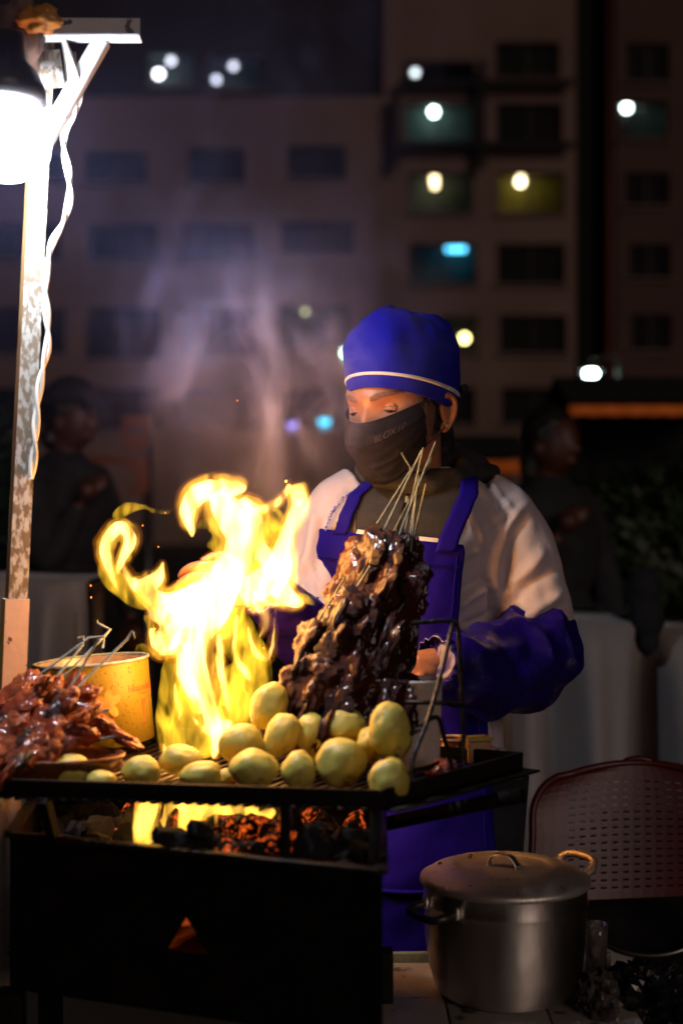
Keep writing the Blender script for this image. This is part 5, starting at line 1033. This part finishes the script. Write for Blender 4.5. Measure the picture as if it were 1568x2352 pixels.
m_lid = mat('speckled_lid', (.86, .79, .71), (.72, .65, .57), scale=12, rough=.46, metal=.85, bump=.0007, bscale=160, c3=(.10, .07, .05), s3=95, lo3=.66, hi3=.70)
pc = np.array([.2325, 2.025, ZTB + .0005]); pot = thing('stock_pot', 'big dented aluminium pot with a domed lid on the low table', 'pot', pc)
k = M2(2.025); r0 = 187 * k
body = lathe([(0, .001), (.082, 0), (.092, .004), (.101, .016), (.1085, .045), (r0 * .975, .085), (r0 * .985, .125), (r0 * 1.0, .131), (r0 * 1.012, .134), (r0 * 1.0, .137), (r0 * .995, .158), (r0 * 1.02, .1605), (r0 * 1.02, .163), (r0 * .98, .163), (r0 * .97, .1), (.09, .01), (0, .006)], pc, 96)
v = body[0]; v = np.array([p + (p - pc) * np.array([1, 1, 0]) * (.022 * nz3(p, 7, 3) + .012 * nz3(p, 16, 8)) * (1 if p[2] - pc[2] < .125 else .15) for p in v]); mesh('pot_body', (v, body[1]), m_alu, pot)
lid = lathe([(r0 * 1.035, 0.1585), (r0 * 1.045, 0.1610), (r0 * 1.04, 0.1660), (r0 * .99, 0.1690), (r0 * .90, 0.1758), (r0 * .77, 0.1809), (r0 * .66, 0.1830), (r0 * .62, 0.1833), (r0 * .585, 0.1803), (r0 * .56, 0.1789), (r0 * .4, 0.1799), (r0 * .2, 0.1806), (0.0005, 0.1809)], pc, 96)
mesh('lid', lid, m_lid, pot)
kc = pc + np.array([-.002, -.008, .180]); hl = [kc + np.array(q) for q in ((-.022, .010, .002), (-.020, .009, .010), (-.014, .007, .0175), (.0, .0, .0195), (.010, -.006, .0165), (.0165, -.0095, .008), (.0185, -.0105, .002))]
wd_ = np.array([.45, .9, 0]) * .0085; sm = smoothline(hl, 26); thick(mesh('lid_handle', grid([[p - wd_, p, p + wd_] for p in sm]), m_alu, pot), .0016)
for q in (hl[0], hl[-1]): v, f = ico(2); mesh('rivet', (v * np.array([.0042, .0042, .003]) + q + np.array([0, 0, .001]), f), m_stick, pot)
def loop(an, out, w, z, drop):
    e = np.array([math.cos(an), math.sin(an), 0]); s_ = np.array([-e[1], e[0], 0]); c = pc + np.array([0, 0, z]) + e * r0 * .99
    return smoothline([c - s_ * w, c - s_ * w * 1.02 + e * out * .7 + np.array([0, 0, drop * .5]), c - s_ * w * .6 + e * out + np.array([0, 0, drop]), c + s_ * w * .6 + e * out + np.array([0, 0, drop]), c + s_ * w * 1.02 + e * out * .7 + np.array([0, 0, drop * .5]), c + s_ * w], 40)
h1 = loop(R(38), .042, .034, .150, .022); mesh('side_handle', tube(h1, .0062, 10), mat('cast_aluminium', (.62, .52, .46), (.5, .41, .36), scale=40, rough=.5, metal=.8, bump=.0008, bscale=110), pot)
h2 = loop(R(214), .036, .034, .138, -.006); mesh('side_handle', tube(h2, .0055, 10), mat('dark_cast_handle', (.10, .09, .08), (.06, .05, .045), rough=.4, metal=.8), pot)
for q in (h2[0], h2[-1], h1[0], h1[-1]): v, f = ico(2); mesh('handle_rivet', (v * np.array([.007, .007, .009]) + q, f), m_alu, pot)
tx = text_vf('Calux', .0095); mid = (h1[19] + h1[20]) / 2; s_ = h1[23] - h1[16]; s_ /= np.linalg.norm(s_); s_ = -s_ if s_[0] < 0 else s_
mesh('handle_lettering', (np.array([mid + s_ * p[0] + np.array([0, -.0038, .0046]) + np.array([0, .4, .8]) * p[2] for p in tx[0]]), tx[1]), m_blk, pot, False)
for px, py in ((1010, 1985), (1080, 1966)): v, f = ico(1); o = mesh('food_crumb', (v * .004 + P(px, py, 2.04) , f), m_m3); 
for o in [q for q in COL.objects if q.name.startswith('food_crumb')]: o.parent = pot; o.location = -pc
# ------------------------------------------------------------------ dark red plastic chair
m_red = mat('dark_red_plastic', (.10, .014, .012), (.08, .010, .009), scale=5, rough=.36, bump=.0003, bscale=300)
YC = 2.62; ch = thing('plastic_chair', 'dark red plastic chair with a slotted back behind the pot', 'chair', P(1480, 2352, YC) * (1, 1, 0))
bx0, bx1, by0, by1 = 1222, 1700, 1752, 2062; nx, ny = 17, 15
def back_pt(u_, v_):                 # u across, v down; curved and leaning, with round top corners
    cx = (bx0 + bx1) / 2 ; hw = (bx1 - bx0) / 2; top = .34; lim = 1.0
    if v_ < top: lim = 1 - .36 * (1 - math.sqrt(max(0, 1 - ((top - v_) / top) ** 2)))
    px = cx + hw * lim * u_ * (1 + .06 * (.0 if v_ < .5 else v_ - .5)) ; py = by0 + (by1 - by0) * v_ + 26 * (u_ ** 2) * (1 - v_) - 10 * u_ * v_
    return P(px, py, YC + .05 * (1 - v_) - .03 * u_ * u_)
V, F = [], []
def addv(p): V.append(p); return len(V) - 1
NU, NV = 19, 18
for i in range(NU):
    for j in range(NV):
        u0, u1 = -1 + 2 * i / NU, -1 + 2 * (i + 1) / NU; v0, v1 = j / NV, (j + 1) / NV; c4 = [addv(back_pt(a_, b_)) for a_, b_ in ((u0, v0), (u1, v0), (u1, v1), (u0, v1))]
        if 3 <= i <= NU - 4 and 2 <= j <= NV - 2:
            um, vm = (u0 + u1) / 2, (v0 + v1) / 2; hu, hv_ = (u1 - u0) * .27, (v1 - v0) * .13
            h4 = [addv(back_pt(um + a_ * hu, vm + b_ * hv_)) for a_, b_ in ((-1, -1), (1, -1), (1, 1), (-1, 1))]
            for q in range(4): F.append((c4[q], c4[(q + 1) % 4], h4[(q + 1) % 4], h4[q]))
        else: F.append(tuple(c4))
bk = thick(mesh('backrest', (V, F), m_red, ch, False), .004)
edge = [back_pt(-1, v_) for v_ in np.linspace(1, .02, 24)] + [back_pt(u_, 0) for u_ in np.linspace(-1, 1, 30)] + [back_pt(1, v_) for v_ in np.linspace(.02, 1, 24)]
mesh('back_rim', tube(edge, .007, 8), m_red, ch)
hp = [P(x, y, YC + .05) for x, y in ((1428, 1762), (1436, 1748), (1460, 1742), (1480, 1744), (1498, 1752), (1506, 1768))]; mesh('grip', tube(smoothline(hp, 24), .0055, 8), m_red, ch)
zs = .42; sx0, sx1 = back_pt(-.95, 1)[0] - .01, back_pt(.95, 1)[0] + .02
mesh('seat', grid([[(sx0 + (sx1 - sx0) * u_, YC - .02 - .38 * v_, zs + .012 * (2 * u_ - 1) ** 2 - .012 * math.sin(v_ * 3)) for v_ in np.linspace(0, 1, 12)] for u_ in np.linspace(0, 1, 14)]), m_red, ch); thick(bpy.data.objects['seat'], .006)
for x, y, xx, yy in ((sx0 + .02, YC - .36, -.03, -.03), (sx1 - .02, YC - .36, .03, -.03), (sx0 + .02, YC - .02, -.03, .05), (sx1 - .02, YC - .02, .03, .05)): mesh('leg', limb(((x, y, zs - .004), .016), ((x + xx, y + yy, 0.004), .013), n=6, seg=8), m_red, ch)
for x in (sx0 + .012, sx1 - .012): mesh('back_support', bar((x, YC - .02, zs), back_pt(-.93 if x < sx0 + .1 else .93, .99), .012, .03, up=(0, 1, 0)), m_red, ch)
# ------------------------------------------------------------------ black pan with a bright rim leaning on the chair seat
m_panb = mat('black_pan', (.010, .010, .011), (.016, .015, .015), scale=16, rough=.55)
m_rimw = mat('brushed_rim', (.62, .58, .5), (.5, .46, .4), scale=20, rough=.3, metal=1)
pn = thing('round_pan', 'black round pan with a bright steel rim propped up behind the red chair back', 'pan', P(1478, 2200, 2.80))
cpn = P(1478, 2020, 2.80); Rp = np.array(Matrix.Rotation(R(48), 3, 'X') @ Matrix.Rotation(R(-8), 3, 'Y')); rp = .155
def PN(vf): return vf[0] @ Rp.T + cpn, vf[1]
mesh('pan_body', PN(lathe([(0, -.035), (rp * .7, -.035), (rp * .96, -.012), (rp, .0), (rp * .985, .0), (rp * .93, -.01), (rp * .68, -.03), (0, -.03)], seg=72)), m_panb, pn)
mesh('pan_rim', PN(lathe([(rp * .99, -.006), (rp * 1.045, -.006), (rp * 1.06, .004), (rp * 1.045, .009), (rp * .985, .007), (rp * .985, 0)], seg=72)), m_rimw, pn)
# clear plastic tumbler, clear bag, black bag on a crate
m_clear = mat('clear_plastic', (.8, .74, .66), rough=.12, trans=.9, spec=.5, bump=.0016, bscale=40)
c = P(1368, 2236, 2.07); o = mesh('clear_tumbler', lathe([(0, 0), (.014, 0), (.0165, .055), (.0172, .073), (.0165, .073), (.0135, .003), (0, .003)], (c[0], c[1], c[2]), 32), m_clear); tag(own(o), 'clear plastic tumbler standing against the pot', 'tumbler')
def crumple(c, s, amp, fr_, seed, sub=5):
    v, f = ico(sub); v = np.array([p * (1 + amp * (1 - 2 * abs(noise.noise(Vector(p * fr_) + Vector((seed, 0, 0)))) * 1.6) + amp * .6 * (1 - 2 * abs(noise.noise(Vector(p * fr_ * 2.3) + Vector((0, seed, 0)))) * 1.6)) for p in v]); return v * np.array(s) + c, f
cr0 = P(1470, 2400, 2.02)
crt = thing('plastic_crate', 'dark plastic crate beside the low table under the bags', 'crate', (cr0[0] + .03, 2.02, 0))
zc = .505
for q in range(5): mesh('slat', box((cr0[0] + .04, 1.86 + .08 * q, zc - .006), (.34, .07, .012), bev=.003), m_panb, crt)
for sx in (-.12, .2):
    for sy in (1.85, 2.19): mesh('corner_post', box((cr0[0] + sx, sy, zc / 2 - .006), (.024, .024, zc - .013)), m_panb, crt, False)
for zz in (.06, .2, .34): 
    for sy in (1.84, 2.2): mesh('side_slat', box((cr0[0] + .04, sy, zz), (.33, .01, .07)), m_panb, crt, False)
m_bag = mat('black_plastic_bag', (.010, .010, .011), (.015, .014, .015), rough=.2, spec=.6)
o = mesh('plastic_bag', crumple(P(1500, 2330, 2.03), (.085, .09, .06), .2, 2.4, 3), m_bag, None, False); tag(own(o), 'shiny crumpled black plastic bag on the crate beside the pot', 'bag')
o = mesh('plastic_bag', crumple(P(1372, 2318, 1.97), (.026, .05, .045), .26, 2.6, 9, 4), m_clear, None, False); tag(own(o), 'crumpled clear plastic bag between the pot and the black bag', 'bag')
